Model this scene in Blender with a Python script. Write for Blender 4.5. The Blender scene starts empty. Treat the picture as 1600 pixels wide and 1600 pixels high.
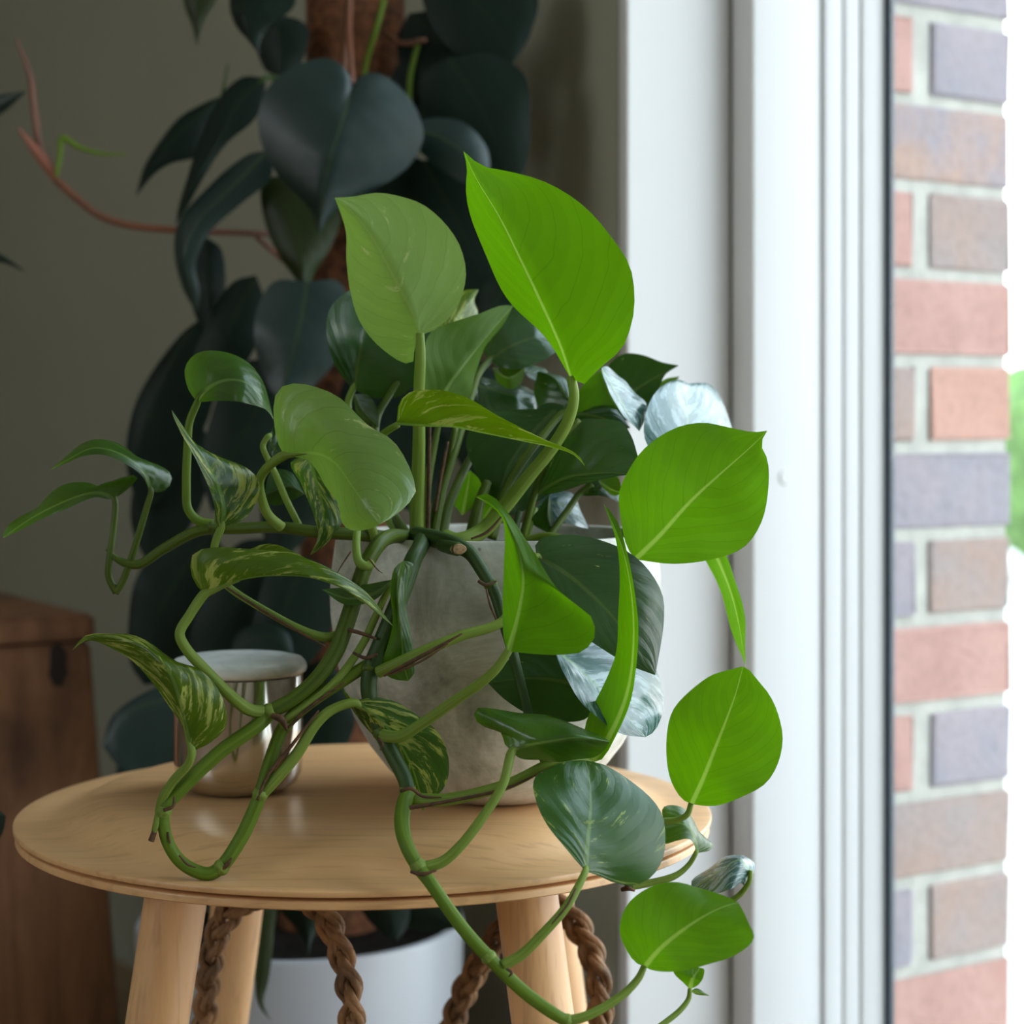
import bpy, bmesh, math, random
import numpy as np
from mathutils import Vector, Matrix

random.seed(7)
SC = bpy.context.scene
COL = SC.collection

# ------------------------------------------------------------------ camera
FPX, HOR = 3000.0, 660.0            # focal length and horizon row, in pixels of the 1600 frame
CAMZ = 0.6707                       # eye height above the floor (m)
cam = bpy.data.cameras.new('camera')
cam.sensor_width = 36.0
cam.lens = FPX / 1600.0 * 36.0
cam.shift_y = (HOR - 800.0) / 1600.0
cam.clip_start = 0.05
cam.dof.use_dof = True
cam.dof.focus_distance = 0.945
cam.dof.aperture_fstop = 7.5
camo = bpy.data.objects.new('camera', cam)
camo.location = (0, 0, CAMZ)
camo.rotation_euler = (math.pi / 2, 0, 0)
COL.objects.link(camo)
SC.camera = camo

# ------------------------------------------------------------------ room axes
PHI = math.radians(32.0)
DR = Vector((math.cos(PHI), math.sin(PHI), 0))       # through the window wall, outwards
DW = Vector((-math.sin(PHI), math.cos(PHI), 0))      # along the window wall, away
EY = 1.47
E0 = Vector(((980 - 800) / FPX * EY, EY, 0))         # room edge of the window reveal


def R(u, v, z):
    return E0 + DR * u + DW * v + Vector((0, 0, z))


def uv_at_v(px, v):
    """u where the sight line through column px crosses the plane v"""
    k = (px - 800) / FPX
    # E0 + DR*u + DW*v : x = k*y
    bx, by = E0.x + DW.x * v, E0.y + DW.y * v
    return (k * by - bx) / (DR.x - k * DR.y)


def v_at_u(px, u):
    k = (px - 800) / FPX
    bx, by = E0.x + DR.x * u, E0.y + DR.y * u
    return (k * by - bx) / (DW.x - k * DW.y)


# ------------------------------------------------------------------ world and light
W = bpy.data.worlds.new('overcast_sky')
SC.world = W
W.use_nodes = True
bg = W.node_tree.nodes['Background']
wt = W.node_tree                                   # thin bright overcast: white at the horizon, bluer overhead
tc_ = wt.nodes.new('ShaderNodeTexCoord'); sx_ = wt.nodes.new('ShaderNodeSeparateXYZ'); rp_ = wt.nodes.new('ShaderNodeValToRGB')
wt.links.new(tc_.outputs['Generated'], sx_.inputs[0]); wt.links.new(sx_.outputs[2], rp_.inputs[0]); wt.links.new(rp_.outputs[0], bg.inputs[0])
rp_.color_ramp.elements[0].position = 0.0; rp_.color_ramp.elements[0].color = (1.0, 1.0, 1.0, 1)
rp_.color_ramp.elements[1].position = 0.8; rp_.color_ramp.elements[1].color = (0.66, 0.84, 1.0, 1)
bg.inputs[1].default_value = 4.2
WIN_V0, WIN_V1, WIN_TOP = -1.95, 0.0, 2.2
RU, RV0, RV1, RH = -3.4, -3.0, 2.6, 2.45           # room extents
W2 = (-1.05, 0.25, 0.95, 2.0)                      # a second, smaller window in the wall opposite: v0, v1, z0, z1


def portal(u, v0, v1, z0, z1, out):
    pl = bpy.data.lights.new('window_portal', 'AREA')
    pl.shape = 'RECTANGLE'
    pl.size, pl.size_y = v1 - v0, z1 - z0
    pl.cycles.is_portal = True
    plo = bpy.data.objects.new('window_portal', pl)
    COL.objects.link(plo)
    plo.location = R(u, (v0 + v1) / 2, (z0 + z1) / 2)
    _z = DR * out                                  # area lights shine along local -Z -> into the room
    _y = Vector((0, 0, 1))
    plo.rotation_euler = Matrix((_y.cross(_z), _y, _z)).transposed().to_euler()


portal(0.46, WIN_V0, WIN_V1, 0.0, WIN_TOP, 1)
portal(RU - 0.12, W2[0], W2[1], W2[2], W2[3], -1)

vs = SC.view_settings
vs.view_transform = 'Standard'
vs.look = 'None'
vs.gamma = 1.0
vs.use_curve_mapping = False
vs.exposure = 0.57
SC.cycles.use_denoising = True
SC.cycles.max_bounces = 10
SC.cycles.diffuse_bounces = 6
SC.cycles.glossy_bounces = 4
SC.cycles.transmission_bounces = 6
SC.cycles.transparent_max_bounces = 8
SC.cycles.sample_clamp_indirect = 6.0
SC.cycles.caustics_reflective = False
SC.cycles.caustics_refractive = False


# ------------------------------------------------------------------ helpers
def tag(o, label=None, cat=None, group=None, kind=None):
    if label: o['label'] = label
    if cat: o['category'] = cat
    if group: o['group'] = group
    if kind: o['kind'] = kind
    return o


def link(o, parent=None):
    COL.objects.link(o)
    if parent is not None:
        o.parent = parent
        o.matrix_parent_inverse = parent_matrix(parent).inverted()
    return o


def parent_matrix(p):
    m = p.matrix_basis.copy()
    if p.parent:
        m = parent_matrix(p.parent) @ p.matrix_parent_inverse @ m
    return m


def empty(name, loc=(0, 0, 0), parent=None):
    o = bpy.data.objects.new(name, None)
    o.empty_display_size = 0.02
    o.location = loc
    return link(o, parent)


def mesh_obj(name, verts, faces, mat, parent=None, smooth=True, uvs=None, loc=None):
    me = bpy.data.meshes.new(name)
    off = Vector(loc) if loc is not None else Vector((0, 0, 0))
    me.from_pydata([tuple(Vector(v) - off) for v in verts], [], faces)
    if uvs is not None:
        lay = me.uv_layers.new(name='UVMap')
        for l in me.loops:
            lay.data[l.index].uv = uvs[l.vertex_index]
    me.materials.append(mat)
    me.polygons.foreach_set('use_smooth', [smooth] * len(me.polygons))
    me.update()
    o = bpy.data.objects.new(name, me)
    o.location = off
    return link(o, parent)


def bm_obj(name, bm, mat, parent=None, smooth=False, sharp=None):
    bmesh.ops.recalc_face_normals(bm, faces=bm.faces)
    me = bpy.data.meshes.new(name)
    bm.to_mesh(me)
    bm.free()
    me.materials.append(mat)
    me.polygons.foreach_set('use_smooth', [smooth] * len(me.polygons))
    if smooth and sharp:
        me.set_sharp_from_angle(angle=math.radians(sharp))
    me.update()
    o = bpy.data.objects.new(name, me)
    return link(o, parent)


def prism(poly, z0, z1):
    """bmesh of a plan polygon (list of (x,y) Vectors) extruded between two heights"""
    bm = bmesh.new()
    a = [bm.verts.new((p[0], p[1], z0)) for p in poly]
    b = [bm.verts.new((p[0], p[1], z1)) for p in poly]
    n = len(poly)
    for i in range(n):
        bm.faces.new((a[i], a[(i + 1) % n], b[(i + 1) % n], b[i]))
    bm.faces.new(a[::-1])
    bm.faces.new(b)
    return bm


def room_box(u0, u1, v0, v1, z0, z1, bevel=0.0, seg=2):
    bm = prism([R(u0, v0, 0), R(u1, v0, 0), R(u1, v1, 0), R(u0, v1, 0)], z0, z1)
    if bevel:
        bmesh.ops.bevel(bm, geom=list(bm.edges), offset=bevel, segments=seg, affect='EDGES', profile=0.5)
    return bm


def lathe(name, prof, mat, parent=None, center=(0, 0, 0), seg=96, sharp=40):
    """revolve (r,z) profile about the vertical through center; mesh origin at center"""
    verts, faces = [], []
    idx = []
    for r, z in prof:
        if r < 1e-6:
            idx.append([len(verts)] * seg)
            verts.append((0, 0, z))
        else:
            idx.append(list(range(len(verts), len(verts) + seg)))
            for k in range(seg):
                a = 2 * math.pi * k / seg
                verts.append((r * math.cos(a), r * math.sin(a), z))
    for i in range(len(prof) - 1):
        for k in range(seg):
            k2 = (k + 1) % seg
            f = []
            for q in (idx[i][k], idx[i][k2], idx[i + 1][k2], idx[i + 1][k]):
                if q not in f:
                    f.append(q)
            if len(f) > 2:
                faces.append(f)
    me = bpy.data.meshes.new(name)
    me.from_pydata(verts, [], faces)
    me.materials.append(mat)
    bm = bmesh.new(); bm.from_mesh(me)
    bmesh.ops.recalc_face_normals(bm, faces=bm.faces)
    bm.to_mesh(me); bm.free()
    me.polygons.foreach_set('use_smooth', [True] * len(me.polygons))
    me.set_sharp_from_angle(angle=math.radians(sharp))
    o = bpy.data.objects.new(name, me)
    o.location = center
    return link(o, parent)


def at(px, py, d):
    """point of the place seen at (px,py) at distance d (cm) ahead of the camera"""
    y = d / 100.0
    return Vector(((px - 800) / FPX * y, y, CAMZ - (py - HOR) / FPX * y))


def spline(pts, n):
    """centripetal-ish Catmull-Rom through pts (k-dim), n samples evenly spaced by length"""
    P = np.array(pts, float)
    if len(P) == 2:
        t = np.linspace(0, 1, n)[:, None]
        return P[0] * (1 - t) + P[1] * t
    P = np.vstack([2 * P[0] - P[1], P, 2 * P[-1] - P[-2]])
    d = np.maximum(np.linalg.norm(np.diff(P[:, :2] if P.shape[1] == 2 else P[:, :3], axis=0), axis=1), 1e-9) ** 0.5
    T = np.concatenate([[0], np.cumsum(d)])
    out = []
    for i in range(1, len(P) - 2):
        t = np.linspace(T[i], T[i + 1], 14, endpoint=(i == len(P) - 3))[:, None]
        p0, p1, p2, p3 = P[i - 1], P[i], P[i + 1], P[i + 2]
        t0, t1, t2, t3 = T[i - 1], T[i], T[i + 1], T[i + 2]
        a1 = (t1 - t) / (t1 - t0) * p0 + (t - t0) / (t1 - t0) * p1
        a2 = (t2 - t) / (t2 - t1) * p1 + (t - t1) / (t2 - t1) * p2
        a3 = (t3 - t) / (t3 - t2) * p2 + (t - t2) / (t3 - t2) * p3
        b1 = (t2 - t) / (t2 - t0) * a1 + (t - t0) / (t2 - t0) * a2
        b2 = (t3 - t) / (t3 - t1) * a2 + (t - t1) / (t3 - t1) * a3
        out.append((t2 - t) / (t2 - t1) * b1 + (t - t1) / (t2 - t1) * b2)
    C = np.vstack(out)
    L = np.concatenate([[0], np.cumsum(np.linalg.norm(np.diff(C[:, :3], axis=0), axis=1))])
    s = np.linspace(0, L[-1], n)
    return np.stack([np.interp(s, L, C[:, k]) for k in range(C.shape[1])], axis=1)


def tube(name, pts, rad, mat, parent=None, seg=10, n=None, knobs=0.0, uvscale=1.0):
    """pts: list of world Vectors; rad: list of radii (m)"""
    k = len(pts)
    rr = np.interp(np.linspace(0, 1, k), np.linspace(0, 1, len(rad)), rad)
    P = [(p[0], p[1], p[2], r) for p, r in zip(pts, rr)]
    n = n or max(8, 7 * k)
    S = spline(P, n)
    C = [Vector(s[:3]) for s in S]
    up = None
    verts, faces, uvs = [], [], []
    for i in range(n):
        t = (C[min(i + 1, n - 1)] - C[max(i - 1, 0)]).normalized()
        if up is None:
            up = t.orthogonal().normalized()
        up = (up - t * up.dot(t)).normalized()
        sd = t.cross(up)
        r = max(S[i][3], 1e-5)
        for q in range(seg):
            a = 2 * math.pi * q / seg
            rq = r * (1 + knobs * math.sin(3 * a + i * 0.15))
            verts.append(C[i] + (up * math.cos(a) + sd * math.sin(a)) * rq)
            uvs.append((q / seg, i / (n - 1)))
    for i in range(n - 1):
        for q in range(seg):
            q2 = (q + 1) % seg
            faces.append((i * seg + q, i * seg + q2, (i + 1) * seg + q2, (i + 1) * seg + q))
    faces.append(tuple(range(seg))[::-1])
    faces.append(tuple(range((n - 1) * seg, n * seg)))
    return mesh_obj(name, verts, faces, mat, parent, True, uvs)


def ptube(name, pts, wpx, mat, parent=None, **kw):
    """stalk through (px,py,cm) points; wpx widths in photograph pixels at that distance"""
    P = [at(*p) for p in pts]
    k = len(pts)
    ww = np.interp(np.linspace(0, 1, k), np.linspace(0, 1, len(wpx)), wpx)
    rad = [w / 2 * (p[2] / 100.0) / FPX for w, p in zip(ww, pts)]
    return tube(name, P, rad, mat, parent, **kw)


# ------------------------------------------------------------------ materials
def new_mat(name):
    m = bpy.data.materials.new(name)
    m.use_nodes = True
    nt = m.node_tree
    b = nt.nodes['Principled BSDF']
    return m, nt, b


def N(nt, typ, **kw):
    n = nt.nodes.new(typ)
    for k, v in kw.items():
        setattr(n, k, v)
    return n


def math_n(nt, op, a, b=None, c=None):
    n = nt.nodes.new('ShaderNodeMath')
    n.operation = op
    for i, x in enumerate((a, b, c)):
        if x is None: continue
        if isinstance(x, (int, float)):
            n.inputs[i].default_value = x
        else:
            nt.links.new(x, n.inputs[i])
    return n.outputs[0]


def ramp(nt, fac, stops):
    n = nt.nodes.new('ShaderNodeValToRGB')
    el = n.color_ramp.elements
    while len(el) < len(stops):
        el.new(0.5)
    for e, (p, c) in zip(el, stops):
        e.position = p
        e.color = (*c, 1) if len(c) == 3 else c
    nt.links.new(fac, n.inputs[0])
    return n.outputs[0]


def mixc(nt, fac, a, b, blend='MIX'):
    n = nt.nodes.new('ShaderNodeMix')
    n.data_type = 'RGBA'
    n.blend_type = blend
    for sock, x in ((n.inputs[0], fac), (n.inputs[6], a), (n.inputs[7], b)):
        if isinstance(x, (int, float)):
            sock.default_value = x
        elif isinstance(x, tuple):
            sock.default_value = (*x, 1)
        else:
            nt.links.new(x, sock)
    return n.outputs[2]


def noise(nt, vec, scale, detail=3, rough=0.5, dist=0.0):
    n = nt.nodes.new('ShaderNodeTexNoise')
    n.inputs['Scale'].default_value = scale
    n.inputs['Detail'].default_value = detail
    n.inputs['Roughness'].default_value = rough
    n.inputs['Distortion'].default_value = dist
    if vec is not None:
        nt.links.new(vec, n.inputs['Vector'])
    return n.outputs[0]


def objco(nt, scale=(1, 1, 1), rot=(0, 0, 0)):
    t = nt.nodes.new('ShaderNodeTexCoord')
    m = nt.nodes.new('ShaderNodeMapping')
    m.inputs['Scale'].default_value = scale
    m.inputs['Rotation'].default_value = rot
    nt.links.new(t.outputs['Object'], m.inputs[0])
    return m.outputs[0]


def bump(nt, h, strength, dist, bsdf):
    n = nt.nodes.new('ShaderNodeBump')
    n.inputs['Strength'].default_value = strength
    n.inputs['Distance'].default_value = dist
    nt.links.new(h, n.inputs['Height'])
    nt.links.new(n.outputs[0], bsdf.inputs['Normal'])
    return n


def plain(name, col, rough=0.6, var=0.0, vscale=8, metallic=0.0, bumps=0.0, bscale=60, spec=0.5):
    m, nt, b = new_mat(name)
    b.inputs['Roughness'].default_value = rough
    b.inputs['Metallic'].default_value = metallic
    b.inputs['Specular IOR Level'].default_value = spec
    co = objco(nt)
    f = noise(nt, co, vscale, 3)
    c = ramp(nt, f, [(0.3, tuple(x * (1 - var) for x in col)), (0.7, tuple(min(1, x * (1 + var)) for x in col))])
    nt.links.new(c, b.inputs['Base Color'])
    if bumps:
        bump(nt, noise(nt, co, bscale, 4), bumps, 0.002, b)
    return m


def wood(name, c1, c2, c3, along=(1, 0, 0), scale=1.0, rough=0.45, rot=0.0, tilt=(0, 0, 0)):
    """grain running along an object axis"""
    m, nt, b = new_mat(name)
    s = [9.0 * scale] * 3
    for k in range(3):
        if along[k]: s[k] = 0.9 * scale
    co = objco(nt, tuple(s), (tilt[0], tilt[1], rot))
    f = noise(nt, co, 3.0, 5, 0.6, 1.2)
    s2 = [120.0 * scale] * 3
    for k in range(3):
        if along[k]: s2[k] = 8.0 * scale
    co2 = objco(nt, tuple(s2), (tilt[0], tilt[1], rot))
    g = noise(nt, co2, 2.0, 2, 0.5)
    base = ramp(nt, f, [(0.3, c1), (0.52, c2), (0.75, c3)])
    fleck = ramp(nt, g, [(0.33, (0.72, 0.68, 0.62)), (0.47, (1, 1, 1))])
    c = mixc(nt, 0.55, base, fleck, 'MULTIPLY')
    nt.links.new(c, b.inputs['Base Color'])
    b.inputs['Roughness'].default_value = rough
    bump(nt, g, 0.12, 0.0006, b)
    return m


M = {}
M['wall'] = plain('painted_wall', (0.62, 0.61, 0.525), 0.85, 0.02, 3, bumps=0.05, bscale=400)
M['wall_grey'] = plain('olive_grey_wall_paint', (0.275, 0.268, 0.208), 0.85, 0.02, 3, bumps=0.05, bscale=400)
M['white_paint'] = plain('white_reveal_paint', (0.595, 0.585, 0.58), 0.6, 0.01, 3)
M['frame'] = plain('white_window_frame', (0.60, 0.595, 0.595), 0.38, 0.01, 3)
M['gasket'] = plain('dark_grey_gasket', (0.055, 0.075, 0.10), 0.5, 0.05, 20)
M['ceiling'] = plain('ceiling_paint', (0.84, 0.82, 0.74), 0.9, 0.01, 3)
M['mortar'] = plain('mortar', (0.44, 0.425, 0.38), 0.95, 0.15, 40, bumps=0.6, bscale=250)
M['floor'] = wood('oak_floor', (0.22, 0.14, 0.08), (0.28, 0.18, 0.11), (0.34, 0.23, 0.14), (1, 0, 0), 0.6, 0.5)
M['paving'] = plain('pale_paving', (0.55, 0.53, 0.5), 0.9, 0.1, 3)
M['stool'] = wood('oiled_beech', (0.61, 0.335, 0.150), (0.68, 0.390, 0.178), (0.73, 0.44, 0.21), (1, 0, 0), 1.0, 0.36, rot=0.35)
M['leg'] = wood('oiled_beech_leg', (0.62, 0.340, 0.155), (0.69, 0.40, 0.19), (0.74, 0.455, 0.23), (0, 0, 1), 1.0, 0.4)
M['crate'] = None
M['soil'] = plain('dark_soil', (0.010, 0.008, 0.006), 0.95, 0.5, 90, bumps=1.0, bscale=180, spec=0.1)
M['white_pot'] = plain('white_glazed_planter', (0.34, 0.35, 0.37), 0.35, 0.01, 5)
M['rope'] = plain('brown_seagrass', (0.24, 0.125, 0.055), 0.7, 0.55, 60, bumps=0.8, bscale=220)
M['moss'] = plain('brown_coir', (0.12, 0.042, 0.014), 0.95, 0.6, 120, bumps=1.0, bscale=300)
M['bark'] = plain('brown_sheath', (0.080, 0.036, 0.013), 0.8, 0.5, 300)
M['cut'] = plain('cut_stem_end', (0.33, 0.22, 0.12), 0.85, 0.4, 700)
M['red_stalk'] = plain('red_brown_stalk', (0.13, 0.045, 0.02), 0.5, 0.3, 30)
M['pink_sheath'] = plain('pink_new_sheath', (0.25, 0.085, 0.05), 0.5, 0.2, 30)

# concrete
m, nt, b = new_mat('weathered_concrete'); M['concrete'] = m
co = objco(nt)
f = noise(nt, co, 16, 6, 0.66, 0.8)
c = ramp(nt, f, [(0.36, (0.27, 0.27, 0.22)), (0.49, (0.47, 0.465, 0.41)), (0.60, (0.68, 0.67, 0.62))])
g = noise(nt, objco(nt, (60, 60, 160)), 3, 3)
c = mixc(nt, 0.35, c, ramp(nt, g, [(0.35, (0.75, 0.74, 0.70)), (0.6, (1, 1, 1))]), 'MULTIPLY')
vo = N(nt, 'ShaderNodeTexVoronoi'); vo.inputs['Scale'].default_value = 95
nt.links.new(co, vo.inputs['Vector'])
pit = ramp(nt, vo.outputs['Distance'], [(0.05, (0, 0, 0)), (0.12, (1, 1, 1))])
msk = ramp(nt, noise(nt, co, 30, 2), [(0.55, (1, 1, 1)), (0.62, (0, 0, 0))])
pit = mixc(nt, 1.0, pit, msk, 'LIGHTEN')
c = mixc(nt, 0.5, c, pit, 'MULTIPLY')
nt.links.new(c, b.inputs['Base Color'])
b.inputs['Roughness'].default_value = 0.82
bump(nt, mixc(nt, 0.5, f, pit), 0.35, 0.0012, b)

# chrome / nickel jar
m, nt, b = new_mat('polished_nickel'); M['nickel'] = m
b.inputs['Base Color'].default_value = (0.66, 0.60, 0.53, 1)
b.inputs['Metallic'].default_value = 1.0
b.inputs['Roughness'].default_value = 0.10
# marble lid
m, nt, b = new_mat('white_marble'); M['marble'] = m
f = noise(nt, objco(nt), 22, 5, 0.6, 2.0)
nt.links.new(ramp(nt, f, [(0.35, (0.50, 0.53, 0.50)), (0.5, (0.70, 0.71, 0.67)), (0.62, (0.74, 0.75, 0.72))]), b.inputs['Base Color'])
b.inputs['Roughness'].default_value = 0.3

# old wooden crate
m, nt, b = new_mat('old_stained_wood'); M['crate'] = m
f = noise(nt, objco(nt, (14, 14, 2.2)), 2.5, 6, 0.65, 0.8)
c = ramp(nt, f, [(0.25, (0.13, 0.055, 0.024)), (0.5, (0.25, 0.11, 0.05)), (0.75, (0.36, 0.17, 0.08))])
g = noise(nt, objco(nt, (5, 5, 4)), 2.0, 3)
c = mixc(nt, 0.8, c, ramp(nt, g, [(0.3, (0.25, 0.2, 0.18)), (0.5, (1, 1, 1))]), 'MULTIPLY')
nt.links.new(c, b.inputs['Base Color'])
b.inputs['Roughness'].default_value = 0.7
bump(nt, f, 0.4, 0.002, b)
M['crate_mark'] = plain('burnt_mark', (0.025, 0.014, 0.009), 0.8, 0.3, 40)

# glass
m = bpy.data.materials.new('window_glass'); m.use_nodes = True; M['glass'] = m
nt = m.node_tree; nt.nodes.clear()
out = N(nt, 'ShaderNodeOutputMaterial'); tr = N(nt, 'ShaderNodeBsdfTransparent'); gl = N(nt, 'ShaderNodeBsdfGlossy')
tr.inputs[0].default_value = (0.97, 0.985, 0.98, 1); gl.inputs['Roughness'].default_value = 0.0
lw = N(nt, 'ShaderNodeLayerWeight')
frf = math_n(nt, 'MULTIPLY_ADD', math_n(nt, 'POWER', lw.outputs['Facing'], 5.0), 0.93, 0.035)
mx = N(nt, 'ShaderNodeMixShader')
nt.links.new(frf, mx.inputs[0]); nt.links.new(tr.outputs[0], mx.inputs[1]); nt.links.new(gl.outputs[0], mx.inputs[2])
nt.links.new(mx.outputs[0], out.inputs[0])


def brick_mat(name, c1, c2):
    m, nt, b = new_mat(name)
    info = N(nt, 'ShaderNodeObjectInfo')
    co = objco(nt)
    va = N(nt, 'ShaderNodeVectorMath'); va.operation = 'ADD'
    cb = N(nt, 'ShaderNodeCombineXYZ')
    nt.links.new(math_n(nt, 'MULTIPLY', info.outputs['Random'], 37.0), cb.inputs[0])
    nt.links.new(co, va.inputs[0]); nt.links.new(cb.outputs[0], va.inputs[1])
    f = noise(nt, va.outputs[0], 18, 4, 0.55)
    c = ramp(nt, f, [(0.35, c1), (0.65, c2)])
    g = noise(nt, va.outputs[0], 130, 3)
    c = mixc(nt, 0.35, c, ramp(nt, g, [(0.3, (0.6, 0.6, 0.6)), (0.55, (1, 1, 1))]), 'MULTIPLY')
    nt.links.new(c, b.inputs['Base Color'])
    b.inputs['Roughness'].default_value = 0.9
    bump(nt, g, 0.5, 0.002, b)
    return m


M['brick_red'] = brick_mat('red_brick', (0.40, 0.215, 0.18), (0.46, 0.26, 0.22))
M['brick_orange'] = brick_mat('orange_brick', (0.44, 0.235, 0.18), (0.48, 0.26, 0.20))
M['brick_brown'] = brick_mat('brown_brick', (0.34, 0.23, 0.19), (0.30, 0.24, 0.225))
M['brick_mauve'] = brick_mat('mauve_brick', (0.26, 0.235, 0.265), (0.31, 0.26, 0.28))
M['brick_mix'] = brick_mat('mottled_brick', (0.27, 0.24, 0.27), (0.40, 0.26, 0.205))


def leaf_mat(name, up1, up2, under, trans, var=0.0, varcol=(0.55, 0.62, 0.16), rough=0.27, tfac=0.42, spec=0.75, rib=1.0, bmp=0.22):
    """leaf sheet: glossy upper side, matt paler underside, light shining through; veins and flecks follow the blade"""
    m = bpy.data.materials.new(name); m.use_nodes = True
    nt = m.node_tree; nt.nodes.clear()
    out = N(nt, 'ShaderNodeOutputMaterial')
    uv = N(nt, 'ShaderNodeUVMap'); uv.uv_map = 'UVMap'
    sp = N(nt, 'ShaderNodeSeparateXYZ'); nt.links.new(uv.outputs[0], sp.inputs[0])
    s = math_n(nt, 'MULTIPLY_ADD', sp.outputs[0], 2.0, -1.0)
    sa = math_n(nt, 'ABSOLUTE', s)
    t = sp.outputs[1]
    info = N(nt, 'ShaderNodeObjectInfo')
    seed = math_n(nt, 'MULTIPLY', info.outputs['Random'], 61.0)
    # distance along the blade measured on the curved side veins
    wob = N(nt, 'ShaderNodeCombineXYZ')
    nt.links.new(math_n(nt, 'MULTIPLY', s, 2.0), wob.inputs[0]); nt.links.new(math_n(nt, 'MULTIPLY', t, 3.0), wob.inputs[1]); nt.links.new(seed, wob.inputs[2])
    wn = math_n(nt, 'MULTIPLY_ADD', noise(nt, wob.outputs[0], 1.0, 2), 0.12, -0.06)
    q = math_n(nt, 'SUBTRACT', math_n(nt, 'ADD', t, wn), math_n(nt, 'MULTIPLY', math_n(nt, 'POWER', sa, 1.15), 0.46))
    # side veins
    fr_ = math_n(nt, 'FRACT', math_n(nt, 'MULTIPLY', q, 6.5))
    vd = math_n(nt, 'ABSOLUTE', math_n(nt, 'SUBTRACT', fr_, 0.5))
    vein = N(nt, 'ShaderNodeMapRange'); vein.inputs['From Min'].default_value = 0.0; vein.inputs['From Max'].default_value = 0.035
    vein.inputs['To Min'].default_value = 1.0; vein.inputs['To Max'].default_value = 0.0
    nt.links.new(vd, vein.inputs[0])
    fr2 = math_n(nt, 'FRACT', math_n(nt, 'MULTIPLY', q, 34.0))
    vd2 = math_n(nt, 'ABSOLUTE', math_n(nt, 'SUBTRACT', fr2, 0.5))
    lat = N(nt, 'ShaderNodeAttribute'); lat.attribute_name = 'lat'
    mw = math_n(nt, 'MULTIPLY_ADD', math_n(nt, 'POWER', math_n(nt, 'SUBTRACT', 1.0, t), 1.4), 0.0014, 0.00022)
    mid = N(nt, 'ShaderNodeMapRange'); mid.inputs['From Min'].default_value = 0.6; mid.inputs['From Max'].default_value = 1.25
    mid.inputs['To Min'].default_value = 1.0; mid.inputs['To Max'].default_value = 0.0
    nt.links.new(math_n(nt, 'DIVIDE', lat.outputs['Fac'], mw), mid.inputs[0])
    # noise in blade space
    cb = N(nt, 'ShaderNodeCombineXYZ')
    nt.links.new(math_n(nt, 'MULTIPLY', s, 1.6), cb.inputs[0])
    nt.links.new(math_n(nt, 'MULTIPLY', q, 7.0), cb.inputs[1])
    nt.links.new(seed, cb.inputs[2])
    nz = noise(nt, cb.outputs[0], 1.5, 6, 0.68, 0.3)
    cb2 = N(nt, 'ShaderNodeCombineXYZ')
    nt.links.new(math_n(nt, 'MULTIPLY', s, 1.0), cb2.inputs[0])
    nt.links.new(math_n(nt, 'MULTIPLY', q, 2.0), cb2.inputs[1])
    nt.links.new(math_n(nt, 'ADD', seed, 9.0), cb2.inputs[2])
    nb = noise(nt, cb2.outputs[0], 1.6, 3, 0.5)
    upc = ramp(nt, nb, [(0.3, up1), (0.7, up2)])
    unc = mixc(nt, math_n(nt, 'MULTIPLY', nb, 0.5), under, tuple(x * 0.7 for x in under))
    trc = mixc(nt, math_n(nt, 'MULTIPLY', nb, 0.6), trans, tuple(x * 0.72 for x in trans))
    if var > 0:
        th = 0.74 - 0.24 * var
        fl = ramp(nt, nz, [(th, (0, 0, 0)), (th + 0.05, (1, 1, 1))])
        fl = math_n(nt, 'MULTIPLY', fl, math_n(nt, 'MULTIPLY_ADD', nb, 2.6, -0.45))
        cl = N(nt, 'ShaderNodeClamp'); nt.links.new(fl, cl.inputs[0]); fl = cl.outputs[0]
        upc = mixc(nt, fl, upc, varcol)
        unc = mixc(nt, math_n(nt, 'MULTIPLY', fl, 0.85), unc, varcol)
        trc = mixc(nt, fl, trc, tuple(min(1, x * 0.6) for x in varcol))
    band = N(nt, 'ShaderNodeMapRange'); band.inputs['To Min'].default_value = 0.93; band.inputs['To Max'].default_value = 1.05
    nt.links.new(fr_, band.inputs[0])
    bc = N(nt, 'ShaderNodeCombineColor')
    for k_ in range(3): nt.links.new(band.outputs[0], bc.inputs[k_])
    trc = mixc(nt, 0.85, trc, bc.outputs[0], 'MULTIPLY')
    vcol = mixc(nt, math_n(nt, 'MULTIPLY', vein.outputs[0], 0.45), trc, tuple(x * 0.45 for x in trans))
    trc = mixc(nt, math_n(nt, 'MULTIPLY', mid.outputs[0], 0.75), vcol, tuple(x * rib * rib for x in (0.26, 0.40, 0.05)))
    upc = mixc(nt, math_n(nt, 'MULTIPLY', vein.outputs[0], 0.30), upc, tuple(x * 0.35 for x in up1))
    upc = mixc(nt, math_n(nt, 'MULTIPLY', mid.outputs[0], 0.55), upc, tuple(x * rib * rib for x in (0.16, 0.30, 0.07)))
    unc = mixc(nt, math_n(nt, 'MULTIPLY', mid.outputs[0], 0.6), unc, tuple(x * rib * rib for x in (0.22, 0.33, 0.10)))
    unc = mixc(nt, math_n(nt, 'MULTIPLY', vein.outputs[0], 0.25), unc, tuple(x * 0.5 for x in under))
    geo = N(nt, 'ShaderNodeNewGeometry')
    col = mixc(nt, geo.outputs['Backfacing'], upc, unc)
    pb = N(nt, 'ShaderNodeBsdfPrincipled')
    nt.links.new(col, pb.inputs['Base Color'])
    rg = N(nt, 'ShaderNodeMapRange'); rg.inputs['To Min'].default_value = rough; rg.inputs['To Max'].default_value = 0.52
    nt.links.new(geo.outputs['Backfacing'], rg.inputs[0]); nt.links.new(rg.outputs[0], pb.inputs['Roughness'])
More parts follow.
